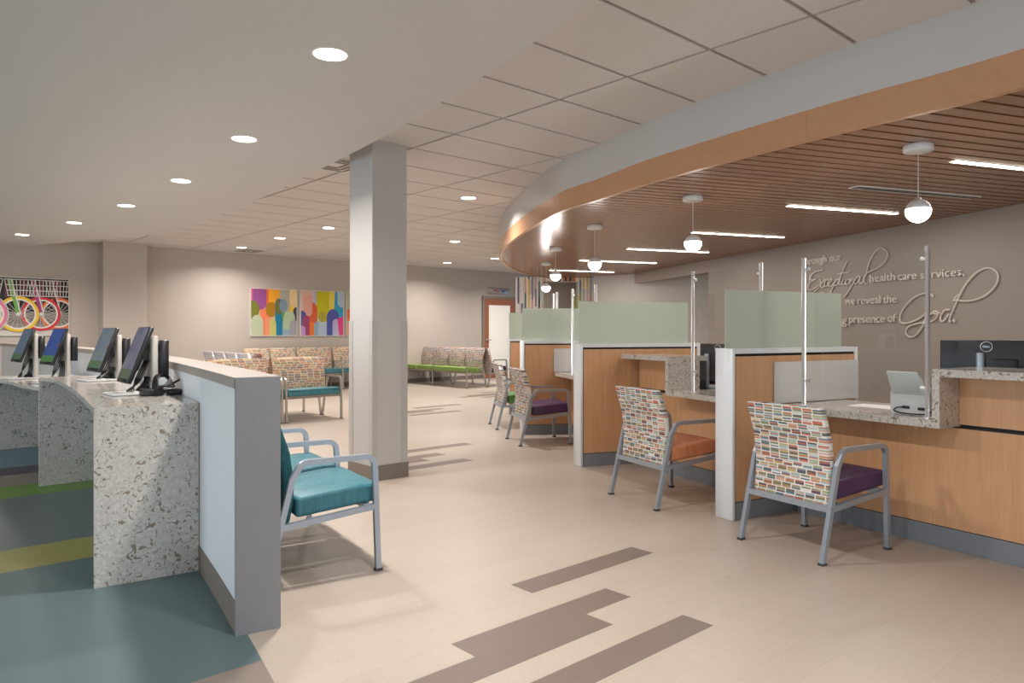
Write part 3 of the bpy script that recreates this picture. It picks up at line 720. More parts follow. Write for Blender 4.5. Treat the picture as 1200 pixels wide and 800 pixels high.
# things on and behind the counters
def bpt(k, x, y, z=0):
    b = bays[k]; q = b['O']+b['u']*x+b['v']*y; return Vector((q.x, q.y, z))
b1 = bays[1]
xs = hit_line(1062, b1['O']+b1['v']*(-.02), b1['u'])
sc = thing('document_scanner', 'white document scanner with raised tray and black cable on the counter', 'scanner', bpt(1, xs, .09, WT), b1['rz']+radians(4))
bd = MB(); Mx = Matrix.Rotation(pi/2, 4, 'Y')
prof = [(-.085, 0), (.075, 0), (.075, .09), (.03, .145), (-.06, .165), (-.085, .12)]
vs = [(-.115, y, z) for y, z in prof]+[(.115, y, z) for y, z in prof]; n6 = 6
bd.add(vs, [tuple(range(6)), tuple(range(11, 5, -1))]+[(i, n6+i, n6+(i+1) % 6, (i+1) % 6) for i in range(6)]); bd.build('body', M['pale'], sc)
tr = MB(); Rt = Matrix.Translation((0, -.075, .115)) @ Matrix.Rotation(radians(28), 4, 'X'); tr.rbox(-.105, .075, -.008, .004, 0, .16, .003, 1, 0, Rt); tr.add([(.075,-.008,0),(.105,-.02,.02),(.105,-.02,.12),(.075,-.008,.16)], [(0,1,2,3)], 0, False, Rt); tr.build('paper_tray', M['pale'], sc)
MB().box(.085, .112, -.03, .03, .146, .163).build('feed_slot', M['black'], sc)
cbm = MB()
cbm.tube(spline([(-.03, -.088, .04), (-.07, -.10, .035), (-.085, -.10, .015), (-.03, -.115, .006), (.06, -.12, .006), (.12, -.11, .01)], 5), .004, 6)
cbm.rbox(-.04, .0, -.095, -.084, .032, .048, .003, 1); cbm.rbox(.05, .09, -.095, -.084, .028, .044, .003, 1); cbm.tube([(.09, -.09, .035), (.13, -.095, .02)], .006, 6); cbm.build('cable', M['cable'], sc)
pm_ = MB().box(-.14, .14, -.105, .105, 0, .002).build('paper_sheet', M['paper'], None, bpt(1, hit_line(1022, b1['O']+b1['v']*.2, b1['u']), .24, WT+.0005), b1['rz']+.1)
props(pm_, 'white paper sheet lying on the stone counter left of the scanner', 'paper')

def logo_text(parent, s, M_):
    c = bpy.data.curves.new('txt', 'FONT'); c.body = 'DELL'; c.size = s; c.extrude = .0004; c.align_x = 'CENTER'; c.align_y = 'CENTER'
    o = bpy.data.objects.new('txt', c); COL.objects.link(o); bpy.context.view_layer.update()
    me = bpy.data.meshes.new_from_object(o.evaluated_get(bpy.context.evaluated_depsgraph_get())); bpy.data.objects.remove(o)
    me.materials.clear(); me.materials.append(M['chrome']); q = bpy.data.objects.new('logo_letters', me); COL.objects.link(q); q.parent = parent; q.matrix_local = M_
def office_monitor(label, loc, rz, w, h, zc, stand_x, ring=None):
    """seen from behind: the back faces local -y"""
    t = thing('office_monitor', label, 'monitor', loc, rz, 'office monitors seen from behind')
    mm = MB(); mm.rbox(-w/2, w/2, -.012, .012, zc-h/2, zc+h/2, .006, 2); mm.rbox(-.1, .1, -.026, -.012, zc-.12, zc+.06, .01, 2); mo = mm.build('display', M['plastic'], t)
    st = MB(); st.rbox(stand_x-.022, stand_x+.022, -.062, -.028, .012, zc+.095, .014, 3); st.rbox(-.02+stand_x, .02+stand_x, -.05, -.02, zc-.03, zc+.03, .006, 1); st.build('stand_column', M['alu'], t)
    MB().rbox(stand_x-.11, stand_x+.11, -.12, .09, 0, .012, .004, 1).build('stand_base', M['alu'], t)
    Rm = Matrix.Translation((stand_x+.035 if ring is None else ring, -.0145, zc+h/2-.04)) @ Matrix.Rotation(pi/2, 4, 'X')
    rg = MB(); pts = [(.03*cos(a*pi/12), .03*sin(a*pi/12), 0) for a in range(25)]; rg.tube(pts, .0022, 6, 0, None, None, False)
    ro = rg.build('logo_ring', M['chrome'], mo); ro.matrix_local = Rm; logo_text(mo, .017, Rm)
    return t
xm = hit_line(1170, b1['O']+b1['v']*.44, b1['u']); pM = bpt(1, xm, .44, WT)
office_monitor('wide black monitor back with silver stand behind the raised stone counter', pM, b1['rz']+radians(24), .60, .34, 1.197-.17-WT, -.09, -.06)
b2 = bays[2]; xm2 = hit_line(840, b2['O']+b2['v']*.36, b2['u']); pM2 = bpt(2, xm2, .38, WT)
office_monitor('black monitor back with silver stand on the counter behind the orange chair', pM2, b2['rz']+radians(20), .36, .36, .96-WT+.0, -.09, .0)

# ------------------------------------------------------------------ wood canopy over the counters
canopy = thing('wood_canopy', 'curved dropped canopy of narrow brown wood slats with grey upper fascia', 'canopy')
FZ = 2.558
MB().wallstrip(edge, FZ, CEIL+.01, -.03).build('grey_fascia', M['fascia'], canopy)
seg = []; acc = 0; cur_ = [edge[0]]
for p, q in zip(edge, edge[1:]):
    cur_.append(q); acc += (q-p).length
    if acc > 2.3: seg.append(cur_); cur_ = [q]; acc = 0
if len(cur_) > 1: seg.append(cur_)
for s in seg:
    s = list(s); d = (s[-1]-s[-2]).normalized(); s[-1] = s[-1]-d*.0015
    MB().wallstrip(s, CAN-.012, FZ, -.04).build('fascia_panel', M['maple_h'], canopy)
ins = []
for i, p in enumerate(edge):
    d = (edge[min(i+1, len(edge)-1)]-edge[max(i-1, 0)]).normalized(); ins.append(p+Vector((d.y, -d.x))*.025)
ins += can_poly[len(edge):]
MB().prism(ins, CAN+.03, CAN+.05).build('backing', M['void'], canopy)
SD = radians(70); sd = Vector((sin(SD), cos(SD))); sn = Vector((-sd.y, sd.x)); pitch = .118
def cuts(o):
    xs = []
    n = len(can_poly)
    for i in range(n):
        a, b = can_poly[i], can_poly[(i+1) % n]; da, db = a.dot(sn)-o, b.dot(sn)-o
        if (da > 0) != (db > 0): t = da/(da-db); xs.append((a+(b-a)*t).dot(sd))
    return sorted(xs)
for k in range(-10, 160):
    o = k*pitch; w = .094; e0, e1 = cuts(o), cuts(o+w)
    if len(e0) < 2 or len(e1) < 2: continue
    s0, s1 = e0[0]+.03, e0[-1]-.005; t0, t1 = e1[0]+.03, e1[-1]-.005
    if s1-s0 < .05 or t1-t0 < .05: continue
    yy = (sn*o).y
    # local frame of each slat: x along the slat
    mb = MB(); mb.add([(s0,0,0),(s1,0,0),(t1,w,0),(t0,w,0),(s0,0,.02),(s1,0,.02),(t1,w,.02),(t0,w,.02)], [(3,2,1,0),(4,5,6,7),(0,1,5,4),(1,2,6,5),(2,3,7,6),(3,0,4,7)])
    so = mb.build('slat', M['slat'], canopy, (sn.x*o, sn.y*o, CAN), atan2(sd.y, sd.x))
# strip lights in the canopy
LG = 'strip lights in the wood canopy'
lin = [(1115,189,1262,203.5,'strip light cut off by the right frame edge'),(923,241,1051,250,'strip light above the lettered wall, second from the right'),(812,272,917,278,'strip light beside the second hanging globe, third from the right'),
       (738,291,827,296,'strip light fourth from the right, near the middle of the canopy'),(685,304,763,309,'strip light fifth from the right, behind the third globe'),(646,316,717,319,'strip light nearest the striped mosaic portal')]
for x0, y0, x1, y1, lab in lin:
    p, q = U(x0, y0, CAN), U(x1, y1, CAN); c = (p+q)/2; L = (q-p).length; rz = radians(90)-SD
    t = thing('strip_light', 'white linear '+lab, 'ceiling light', (c.x, c.y, CAN), rz, LG)
    MB().box(-L/2-.01, L/2+.01, -.032, .032, -.003, .004).build('housing', M['trimw'], t)
    MB().box(-L/2, L/2, -.024, .024, -.006, -.0032).build('diffuser', M['strip'], t)
    l = area('strip_lamp', (c.x, c.y, CAN-.02), (c.x, c.y, 0), L, .05, P_LIN, WARM); l.parent = t; l.location = (0, 0, -.02); l.rotation_euler = (0, 0, 0)
# slot diffuser
p, q = U(995, 220, CAN), U(1150, 230, CAN); c = (p+q)/2; L = (q-p).length
t = thing('slot_diffuser', 'narrow grey air slot in the wood canopy by the nearest globe', 'air vent', (c.x, c.y, CAN), radians(90)-SD)
MB().box(-L/2, L/2, -.055, .055, -.006, .003).build('frame', M['trimw'], t)
for k in (-1, 1): MB().box(-L/2+.01, L/2-.01, k*.02-.013, k*.02+.013, -.0075, -.0061).build('slot', M['black'], t)
# globes
gl = [(1076,170,247,'nearest and largest hanging glass globe lamp'),(812,230,285,'hanging glass globe lamp second from the right'),(697,264,309,'hanging glass globe lamp third from the right'),(651,290,323,'hanging glass globe lamp fourth from the right, before the mosaic portal'),(640,308,337,'farthest and smallest hanging glass globe lamp')]
for x, yc, yg, lab in gl:
    p = U(x, yc, CAN); zg = CH+(HOR-yg)*p.y/FPX-CAN; r = .072
    t = thing('globe_pendant', lab, 'pendant lamp', (p.x, p.y, CAN), 0, 'hanging globe lamps')
    MB().lathe([(.08, .0), (.084, -.004), (.084, -.035), (.078, -.042), (0.0001, -.044)], 28).build('ceiling_plate', M['globe_cap'], t)
    MB().tube([(0, 0, -.04), (0, 0, zg+r)], .0025, 6).build('cord', M['beadw'], t)
    MB().lathe([(.0001, zg+r+.012), (.014, zg+r+.01), (.018, zg+r-.004)]+[(r*1.005*sin(a), zg+r*1.005*cos(a)) for a in (.3, .5, .75, 1.0, 1.2, 1.4)], 24).build('globe_cap', M['globe_cap'], t)
    MB().lathe([(r*sin(a), zg+r*cos(a)) for a in [1.3+i*(pi-1.3)/10 for i in range(10)]]+[(.0001, zg-r)], 24).build('glass_globe', M['globe'], t)
    l = bpy.data.lights.new('globe_lamp', 'POINT'); l.energy = P_GLOBE; l.color = WARM; l.shadow_soft_size = .08
    o = bpy.data.objects.new('globe_lamp', l); COL.objects.link(o); o.parent = t; o.location = (0, 0, zg-.16)

# ------------------------------------------------------------------ recessed downlights
dl_mesh = None
def downlight(p, label, group, power=P_DOWN, lab=True):
    t = thing('downlight', label, 'ceiling light', p, 0, group)
    share('trim_ring', ('dlr',), lambda: MB().lathe([(.088, 0), (.098, -.002), (.102, .0), (.102, .003)], 28), M['trimw'], t)
    share('lens', ('dll',), lambda: MB().lathe([(.0001, -.0015), (.086, -.0015), (.0865, .002)], 28), M['lens'], t)
    l = area('downlight_lamp', p, p-Vector((0, 0, 1)), .17, .17, power, WARM, 'DISK', radians(150)); l.parent = t; l.location = (0, 0, -.02); l.rotation_euler = (0, 0, 0)
sl = [(387,64,'largest round downlight in the plaster soffit'),(286,163,'round soffit downlight second from the largest'),(212,212,'round soffit downlight third along the curve'),(148,241,'round soffit downlight fourth along the curve'),(87,261,'round soffit downlight fifth along the curve'),(26,275,'round soffit downlight farthest left, above the bicycle picture')]
for x, y, lab in sl: downlight(U(x, y, SOF), lab, 'downlights in the plaster soffit', P_DOWN*1.35)
tl = [(549,232,'round downlight between column and wood canopy in the tile ceiling'),(385,267,'round tile-ceiling downlight just left of the column'),(328,279,'round tile-ceiling downlight above the first painting'),(283,290,'round tile-ceiling downlight closest to the far wall on the left'),(533,283,'round tile-ceiling downlight right of the column, middle of three'),(524,308,'round tile-ceiling downlight nearest the far wall right of the column'),(580,303,"round tile-ceiling downlight beside the canopy's curved tip")]
for x, y, lab in tl: downlight(U(x, y, CEIL), lab, 'downlights in the tile ceiling', P_DOWN*1.35)
downlight(ab(12.6, 13.2, CEIL), 'unseen downlight added behind the canopy to brighten the far door wall', 'downlights in the tile ceiling', P_DOWN*1.35)  # extra lamp, hidden from view, added because the door wall was dim
# unseen soffit downlights, added to light the room from outside the frame
for a, b, w_ in ((1.55, 1.5, 'just behind the largest visible one'), (1.2, -.4, 'overhead beside the viewpoint'), (.9, -2.3, 'nearest the front windows'), (-2.2, 1.5, 'above the near part of the play floor'), (-2.2, 5.4, 'above the middle of the play floor'), (-2.2, 9, 'above the far part of the play floor')):
    downlight(ab(a, b, SOF), 'added soffit downlight out of frame, '+w_, 'added downlights out of frame')
# square air diffusers in the tile ceiling
def diffuser(p, label):
    t = thing('air_diffuser', label, 'air vent', p, RZ, 'square air diffusers')
    MB().box(-.28, .28, -.28, .28, -.006, .004).build('frame', M['trimw'], t)
    for k in range(3):
        w = .22-.06*k; m = MB()
        for s in (-1, 1): m.box(-w, w, s*w-.014, s*w+.014, -.010, -.0065); m.box(s*w-.014, s*w+.014, -w+.014, w-.014, -.010, -.0065)
        m.build('louvre', M['base'], t)
diffuser(U(391, 192, CEIL), 'square air diffuser in the tile ceiling right beside the column')
diffuser(U(292, 293.5, CEIL), 'square air diffuser in the tile ceiling above the first painting')

# ------------------------------------------------------------------ far wall: pictures, door, sign
fwp, fwd = V2(ab(0, WB)), V2(A)
def fw(x, y): return on_wall(x, y, fwp, fwd)
def pmat(c): 
    k = 'print_%d_%d_%d' % c
    if k not in M: M[k] = plain(k, srgb(*c), .6, 0, .05, 14)
    return M[k]
class Art:
    """layered flat print in a unit square (0..1), drawn on a panel"""
    def __init__(s, w, h): s.mb = MB(); s.w, s.h = w, h; s.z = 0; s.mats = []
    def poly(s, pts, c):
        m = pmat(c)
        if m not in s.mats: s.mats.append(m)
        s.z += 1; y = -.0205-.00022*s.z
        cl = []
        for ax, lim, sg in ((0,0,1),(0,1,-1),(1,0,1),(1,1,-1)):
            out = []
            for i in range(len(pts)):
                a, b = pts[i], pts[(i+1) % len(pts)]; da, db = (a[ax]-lim)*sg, (b[ax]-lim)*sg
                if da >= 0: out.append(a)
                if (da >= 0) != (db >= 0): t = da/(da-db); out.append((a[0]+(b[0]-a[0])*t, a[1]+(b[1]-a[1])*t))
            pts = out
            if len(pts) < 3: return
        ar = sum(pts[i][0]*pts[(i+1) % len(pts)][1]-pts[(i+1) % len(pts)][0]*pts[i][1] for i in range(len(pts)))
        if ar < 0: pts = pts[::-1]
        s.mb.add([((p[0]-.5)*s.w, y, (p[1]-.5)*s.h) for p in pts], [tuple(range(len(pts)))], s.mats.index(m))
    def rect(s, x0, x1, y0, y1, c): s.poly([(x0,y0),(x1,y0),(x1,y1),(x0,y1)], c)
    def arch(s, x0, x1, y0, y1, c, up=True):       # bar with a rounded end
        r = (x1-x0)/2; cx = (x0+x1)/2; k = 1.25
        if up: s.poly([(x0,y0),(x1,y0)]+[(cx+r*cos(a*pi/12), y1-r*k+r*k*sin(a*pi/12)) for a in range(13)], c)
        else: s.poly([(x1,y1),(x0,y1)]+[(cx-r*cos(a*pi/12), y0+r*k-r*k*sin(a*pi/12)) for a in range(13)], c)
    def ell(s, cx, cy, rx, ry, c): s.poly([(cx+rx*cos(a*pi/12), cy+ry*sin(a*pi/12)) for a in range(24)], c)
    def ring(s, cx, cy, r1, r2, c, asp):
        for k in range(24):
            a0, a1 = k*pi/12, (k+1)*pi/12
            s.poly([(cx+r1*cos(a0)/asp, cy+r1*sin(a0)), (cx+r1*cos(a1)/asp, cy+r1*sin(a1)), (cx+r2*cos(a1)/asp, cy+r2*sin(a1)), (cx+r2*cos(a0)/asp, cy+r2*sin(a0))], c); s.z -= 1
        s.z += 1
    def line(s, x0, y0, x1, y1, w, c, asp=1):
        dx, dy = (x1-x0)*asp, y1-y0; L = hypot(dx, dy); nx, ny = -dy/L*w/2/asp, dx/L*w/2
        s.poly([(x0+nx,y0+ny),(x1+nx,y1+ny),(x1-nx,y1-ny),(x0-nx,y0-ny)], c)
def picture(name, label, x0, x1, ytl, ybl, draw, group=None, border=.012):
    s0, zt = fw(x0, ytl); s1, _ = fw(x1, ytl); _, zb = fw(x0, ybl)
    w, h = s1-s0, zt-zb; p = ab((s0+s1)/2, WB-.002, (zt+zb)/2)
    t = thing(name, label, 'picture', p, RZ, group)
    m = MB(); m.box(-w/2, w/2, -.02, 0, -h/2, h/2); m.build('canvas', M['trimw'], t)
    for q in ((-w/2-border, w/2+border, -h/2-border, -h/2), (-w/2-border, w/2+border, h/2, h/2+border), (-w/2-border, -w/2, -h/2, h/2), (w/2, w/2+border, -h/2, h/2)):
        MB().box(q[0], q[1], -.03, 0, q[2], q[3]).build('frame_rail', M['trimw'], t)
    a = Art(w, h); draw(a, w/h); a.mb.build('print', a.mats, t)
    return t
def art1(a, asp):
    a.rect(0,1,0,1,(200,186,150)); a.rect(0,.1,.4,1,(214,92,140)); a.arch(.04,.36,.55,1,(150,78,140),False); a.rect(.33,.42,.5,1,(226,104,44)); a.arch(.38,.64,.5,1,(240,164,36),False)
    a.arch(.62,.9,.52,1,(176,170,156),False); a.arch(.84,1.12,.58,1,(236,204,150),False); a.poly([(.84,.7),(1,.52),(1,.4),(.84,.42)],(240,200,40))
    a.ell(.02,.55,.16,.2,(120,122,40)); a.poly([(.18,.55),(.42,.6),(.42,0),(.25,0)],(238,130,84)); a.ell(.44,.56,.13,.16,(176,124,20)); a.arch(.52,.68,0,.8,(16,126,160)); a.ell(.6,.62,.08,.17,(110,110,50)); a.ell(.7,.65,.09,.15,(120,146,160))
    a.poly([(.66,.5),(.82,.5),(.74,.2),(.68,.2)],(84,150,84)); a.arch(.0,.26,0,.44,(188,196,164)); a.arch(.37,.54,0,.36,(200,196,110)); a.arch(.3,.4,0,.4,(236,150,110)); a.arch(.92,1.06,.1,.62,(74,62,84)); a.arch(.68,.92,0,.4,(150,176,186)); a.arch(.7,.96,.14,.54,(178,196,160)); a.arch(.84,1.04,0,.34,(160,160,170))
def art2(a, asp):
    a.rect(0,1,0,1,(206,204,214)); a.arch(.0,.28,.42,1,(232,188,172),False); a.rect(.29,.38,.3,1,(196,190,214)); a.arch(.36,.72,.3,1,(204,196,24),False); a.rect(.66,.8,.5,1,(240,216,90)); a.poly([(.8,1),(1,1),(1,.4),(.88,.42),(.78,.6)],(50,160,200)); a.arch(.86,1.08,.64,1,(176,200,216),False)
    a.arch(.12,.38,0,.74,(222,98,56)); a.arch(.06,.26,.42,.9,(230,168,150),False); a.arch(-.06,.12,0,.55,(86,88,160)); a.arch(.04,.2,0,.45,(160,70,110)); a.ell(.5,.42,.1,.12,(176,168,60)); a.rect(.2,.32,0,.3,(240,120,30)); a.arch(.3,.46,0,.32,(150,176,190)); a.rect(.4,.6,0,.28,(180,196,214))
    a.arch(.6,.9,0,.6,(78,88,164)); a.arch(.74,.92,0,.38,(188,180,214)); a.poly([(.86,.38),(1,.44),(1,0),(.9,0)],(226,60,130)); a.arch(-.04,.1,0,.22,(190,150,196))
def art3(a, asp):
    a.rect(0,1,0,1,(180,186,150)); a.rect(0,.1,.34,.6,(236,100,40)); a.rect(0,.2,.0,.3,(238,150,80)); a.arch(.2,.6,0,.7,(60,140,170)); a.arch(.55,.9,.3,1,(220,120,150),False)
def bikes(a, asp):
    a.rect(0,1,0,1,(134,122,112)); a.rect(0,1,.40,1,(34,30,34)); a.rect(0,1,0,.08,(206,200,192)); a.rect(0,1,.08,.2,(150,140,130))
    for k in range(7): a.rect(.1+.13*k,.15+.13*k,.62,1,(64+9*k,40,60))
    W_ = [(.34,(228,120,160)),(.594,(236,196,40)),(.775,(214,48,64)),(.915,(232,112,44))]
    for i in (3,2,1,0):
        cx, c = W_[i]; cy, R = .36+.006*i, .325-.012*i
        for k in range(18):
            an = k*pi/9+.1; a.line(cx, cy, cx+R*.8*cos(an)/asp, cy+R*.8*sin(an), .008, (196,190,184), asp)
        a.ring(cx, cy, R, R*.86, c, asp); a.ring(cx, cy, R*.86, R*.78, (230,226,218), asp)
        fc = [(210,120,160),(110,170,70),(170,60,120),(100,40,40)][i]
        a.line(cx-.14/asp*1.0, .98, cx, cy, .05, fc, asp); a.line(cx-.10/asp, .98, cx+.02, cy, .018, (220,216,210), asp); a.ell(cx, cy, .03/asp, .03, (220,220,216))
        bx0, bx1 = cx-.20/asp, cx+.26/asp
        for k in range(9): x = bx0+(bx1-bx0)*k/8; a.line(x, .97, bx0+(bx1-bx0)*(.12+.76*k/8), .68, .012, (214,210,204), asp)
        for k in range(4): a.line(bx0+.03*k/4, .97-.095*k, bx1-.03*k/4, .97-.095*k, .014, (214,210,204), asp)
        a.ring(cx, cy-.0, R*1.08, R*1.02, (206,202,196), asp) if i in (0,) else None
G1 = 'abstract paintings on the far wall'
picture('abstract_painting', 'left square abstract painting with purple, orange and blue rounded shapes', 293.5, 347, 337.8, 393, art1, G1)
picture('abstract_painting', 'middle square abstract painting with yellow, orange and violet rounded shapes', 352, 401.5, 340.2, 393, art2, G1)
picture('abstract_painting', 'right abstract painting mostly hidden behind the column', 406, 452, 342, 393, art3, G1)
picture('bicycle_picture', 'wide photograph of bicycles with yellow, red and orange wheels', -75, 80, 321.6, 392.5, bikes, None, .015)

# door in the far wall
s0, zt = fw(567, 349); s1, _ = fw(602, 349)
dw = s1-s0; dh = 2.12
dr_ = thing('door_1', None, None, ab((s0+s1)/2, WB-.001), RZ); dr_['kind'] = 'structure'
for x0, x1, z0, z1 in ((-dw/2-.07, -dw/2, 0, dh+.07), (dw/2, dw/2+.07, 0, dh+.07), (-dw/2, dw/2, dh, dh+.07)): MB().box(x0, x1, -.04, 0, z0, z1).build('frame_rail', M['dframe'], dr_)
for x0, x1, z0, z1 in ((-dw/2+.004, -dw/2+.15, .008, dh-.004), (dw/2-.15, dw/2-.004, .008, dh-.004), (-dw/2+.15, dw/2-.15, .008, .25), (-dw/2+.15, dw/2-.15, dh-.17, dh-.004)): MB().box(x0, x1, -.03, 0, z0, z1).build('door_rail', M['door'], dr_)
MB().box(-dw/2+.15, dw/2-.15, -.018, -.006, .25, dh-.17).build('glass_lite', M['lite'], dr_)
MB().box(-dw/2+.15, dw/2-.15, -.005, -.001, .25, dh-.17).build('lite_backing', M['wall'], dr_)
h_ = MB(); h_.lathe([(.032, 0), (.032, .012), (.014, .014), (.014, .05)], 16, 0, Matrix.Translation((-dw/2+.075, -.03, 1.02)) @ Matrix.Rotation(pi/2, 4, 'X')); h_.tube([(-dw/2+.075, -.075, 1.02), (-dw/2+.20, -.075, 1.02)], .012, 10); h_.build('lever_handle', M['steel'], dr_)
# restroom sign
s0, zt = fw(571.5, 336.5); s1, zb = fw(596.5, 345.5); w, h = s1-s0, zt-zb
t = thing('restroom_sign', 'small brushed metal sign with red and blue marks above the far door', 'sign', ab((s0+s1)/2, WB-.001, (zt+zb)/2), RZ)
MB().rbox(-w/2, w/2, -.012, 0, -h/2, h/2, .004, 1).build('plate', M['steel'], t)
mk = MB(); mk.tube(spline([(-.2*w, -.013, .02*h), (-.12*w, -.013, .2*h), (-.08*w, -.013, -.1*h), (.0*w, -.013, -.14*h)], 4), .014, 6); mk.tube([(-.28*w, -.013, .1*h), (-.2*w, -.013, .1*h)], .012, 6); mk.build('red_mark', pmat((196, 70, 60)), t)
mk = MB(); mk.rbox(.14*w, .22*w, -.02, -.0125, -.2*h, .2*h, .004, 1); mk.tube([(.27*w, -.013, -.16*h), (.27*w, -.013, .16*h), (.36*w, -.013, .1*h)], .01, 6); mk.build('blue_mark', pmat((60, 90, 170)), t)

# ------------------------------------------------------------------ striped mosaic portal near the far wall
mp = [(170,176,178),(226,222,216),(96,122,116),(222,120,60),(140,150,80),(150,132,160),(232,190,90),(38,66,78),(222,170,160),(196,204,190),(112,96,140),(238,232,226)]
def portal():
    y = 15.5; xa, xb = (604.5-600)/FPX*y, (637-600)/FPX*y; xc, xd = (677-600)/FPX*(y+.0), (695.5-600)/FPX*y
    t = thing('mosaic_portal', 'portal faced with thin multicoloured vertical strips near the far door', 'portal', (0, y, 0), 0)
    for x0, x1, z0, z1 in ((xa, xb, 0, CAN+.02), (xc, xd, 0, CAN+.02)):
        MB().box(x0, x1, .01, .45, z0, z1).build('pillar', M['wall_cool'], t)
        mats = [pmat(c) for c in mp]; m = MB(); n = max(4, round((x1-x0)/.036)); sw_ = (x1-x0)/n
        for i in range(n):
            z = z0; prev = 1
            while z < z1-.01:
                L = random.uniform(.3, .75); zz = min(z1, z+L); c = random.choice([1, 1, 11, 9, 11]) if (i % 2 == 0) else random.choice([k for k in range(len(mp)) if k not in (1, prev)])
                m.box(x0+i*sw_+.002, x0+(i+1)*sw_-.002, 0, .01, z+.002, zz-.002, c); prev = c; z = zz
        props(m.build('mosaic_strips', mats, t), kind='stuff')
    z0 = CH+(HOR-329.5)*y/FPX
    MB().box(xb, xc, .01, .45, z0, CAN+.02).build('lintel', M['wall_cool'], t)
    m = MB(); n = 16; sw_ = (xc-xb)/n
    for i in range(n): m.box(xb+i*sw_+.003, xb+(i+1)*sw_-.003, 0, .01, z0, CAN+.02, random.choice([1, 11, 8, 7, 3, 4, 11, 1]))
    props(m.build('lintel_strips', [pmat(c) for c in mp], t), kind='stuff')
    MB().box(xb-.3, xd+.5, 1.5, 1.6, 0, CAN+.3).build('rear_wall', M['wall_text'], t)
portal()

# ------------------------------------------------------------------ raised lettering on the taupe wall
let = thing('wall_lettering', 'raised script and sans-serif lettering across the taupe office wall', 'lettering')
def wpt(zx, zy, out=.012):
    """zoomed picture coordinates (origin 940,270, 4.615x) onto the wall plane"""
    x, y = 940+zx/4.615, 270+zy/4.615; s, z = on_wall(x, y, tw0, twd); q = twp(s)-twn*out
    return Vector((q.x, q.y, z))
def script(name, strokes, r):
    m = MB()
    for st in strokes: m.tube(spline([wpt(*p) for p in st], 6), r, 6)
    return m.build(name, M['letter'], let)
def text_line(name, body, xr, yr, xl_fix, yl_fix, hpx, frac=None):
    """place body so that it ends at (xr, yr) and a reference x at its left end"""
    c = bpy.data.curves.new('txt', 'FONT'); c.body = body; c.size = 1; c.extrude = .014; c.resolution_u = 3; c.offset = .006
    o = bpy.data.objects.new('txt', c); COL.objects.link(o); bpy.context.view_layer.update()
    me = bpy.data.meshes.new_from_object(o.evaluated_get(bpy.context.evaluated_depsgraph_get())); bpy.data.objects.remove(o)
    xs = [v.co.x for v in me.vertices]; w = max(xs)-min(xs); x0 = min(xs)
    pr = wpt(xr, yr, 0); pl = wpt(xl_fix, yl_fix, 0); d = pr-pl; d.z = 0; L = d.length; d.normalize()
    k = hpx; 
    me.materials.clear(); me.materials.append(M['letter'])
    out = Vector((-twn.x, -twn.y, 0))
    for v in me.vertices:
        q = pl+d*((v.co.x-x0)/w*L)+Vector((0, 0, v.co.y*k))+out*(.013+v.co.z*.9); v.co = q
    ob = bpy.data.objects.new(name, me); COL.objects.link(ob); ob.parent = let
    return ob
def hgt(zx, z0, z1): return (wpt(zx, z1).z-wpt(zx, z0).z)/.70
text_line('word_through', 'Through', 140, 172, 2, 189, hgt(60, 182, 143)); text_line('word_our', 'our', 217, 164, 158, 169, hgt(60, 182, 143))
text_line('word_health', 'health', 512, 271, 375, 280, hgt(400, 279, 237)); text_line('word_care', 'care', 628, 264, 527, 270, hgt(400, 279, 237)); text_line('word_services', 'services,', 888, 250, 650, 262, hgt(700, 259, 216))
text_line('word_we', 'we', 293, 399, 240, 401, hgt(400, 395, 352)); text_line('word_reveal', 'reveal', 432, 393, 308, 398, hgt(400, 395, 352)); text_line('word_the', 'the', 520, 389, 447, 393, hgt(480, 391, 347))
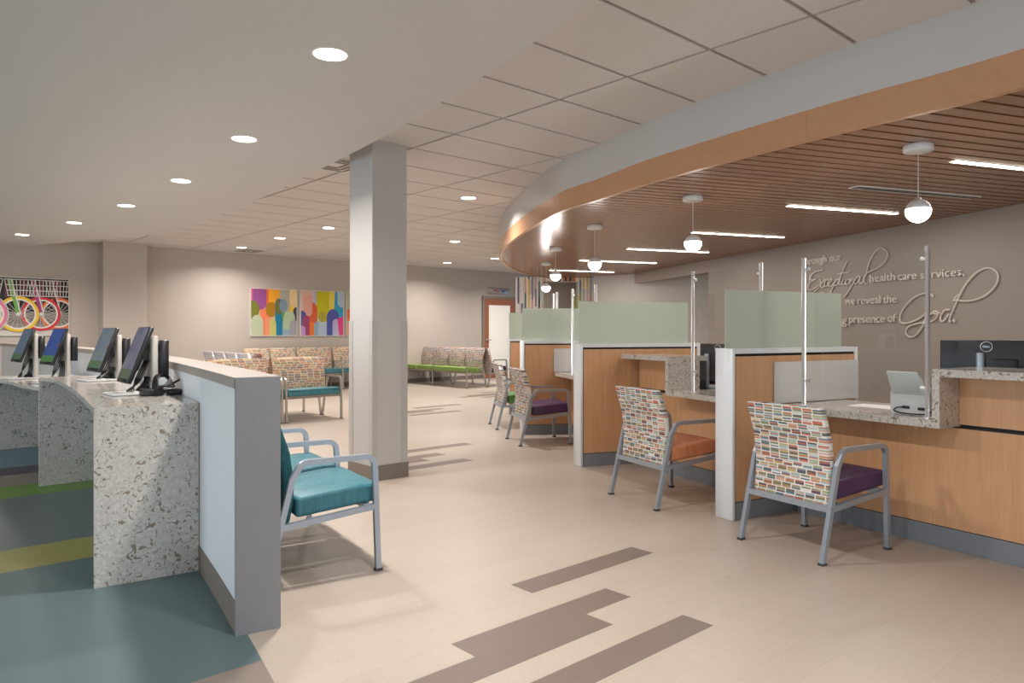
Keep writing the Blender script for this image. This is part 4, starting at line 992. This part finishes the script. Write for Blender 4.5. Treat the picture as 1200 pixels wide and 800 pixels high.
text_line('word_healing', 'healing', 250, 501, 82, 508, hgt(200, 502, 458)); text_line('word_presence', 'presence', 455, 494, 263, 500, hgt(400, 496, 452)); text_line('word_of', 'of', 518, 491, 470, 494, hgt(480, 493, 450))
script('word_exceptional', [
 [(120,214),(85,222),(52,240),(46,262),(62,268),(84,262),(58,274),(38,296),(34,314),(50,322),(80,308),(96,294)],
 [(60,238),(48,262),(36,318)],
 [(92,268),(104,270),(104,296),(112,310),(124,302)], [(130,264),(112,284),(92,312),(70,328)],
 [(150,268),(140,264),(126,284),(128,302),(142,300),(154,284),(166,268),(158,262),(146,284),(150,302),(164,298),(182,276)],
 [(188,262),(174,300),(156,340),(138,348),(104,334)], [(182,280),(200,262),(204,276),(192,296),(178,298)],
 [(250,168),(228,210),(208,270),(206,292),(220,290)], [(196,236),(222,230),(262,226)],
 [(228,264),(220,286),(230,292),(244,270)], [(256,262),(242,272),(240,290),(252,290),(262,272),(254,262),(268,266)],
 [(272,258),(262,292)], [(266,278),(284,258),(284,272),(278,292),(240,352),(228,358)],
 [(318,250),(302,252),(288,276),(294,290),(308,278),(320,250),(314,280),(320,288),(332,278)],
 [(328,288),(350,240),(366,180),(394,124),(424,98),(452,102),(468,130),(452,170),(414,204),(372,222),(350,238),(340,268),(346,288),(358,286)]], .009)
script('word_god', [
 [(714,362),(700,342),(660,342),(610,364),(562,412),(536,460),(538,494),(566,502),(610,490),(656,466),(684,436)],
 [(680,440),(672,476),(650,530),(612,572),(580,572),(566,548),(582,520),(630,504),(676,498)],
 [(716,440),(694,462),(690,486),(706,492),(732,472),(740,446),(726,436),(716,444),(730,452),(752,444)],
 [(806,430),(780,430),(756,462),(756,490),(776,486),(800,452)],
 [(804,494),(806,470),(836,400),(880,310),(930,246),(976,212),(1020,204),(1056,222),(1066,256),(1048,304),(1000,350),(940,376),(880,382),(840,376),(826,380),(836,362),(852,348)],
 [(804,492),(814,494)]], .011)
dm = MB(); c_ = wpt(830, 489); bm = bmesh.new(); bmesh.ops.create_icosphere(bm, subdivisions=1, radius=.022)
dm.bm(bm, 0, True, Matrix.Translation(c_)); dm.build('full_stop', M['letter'], let)
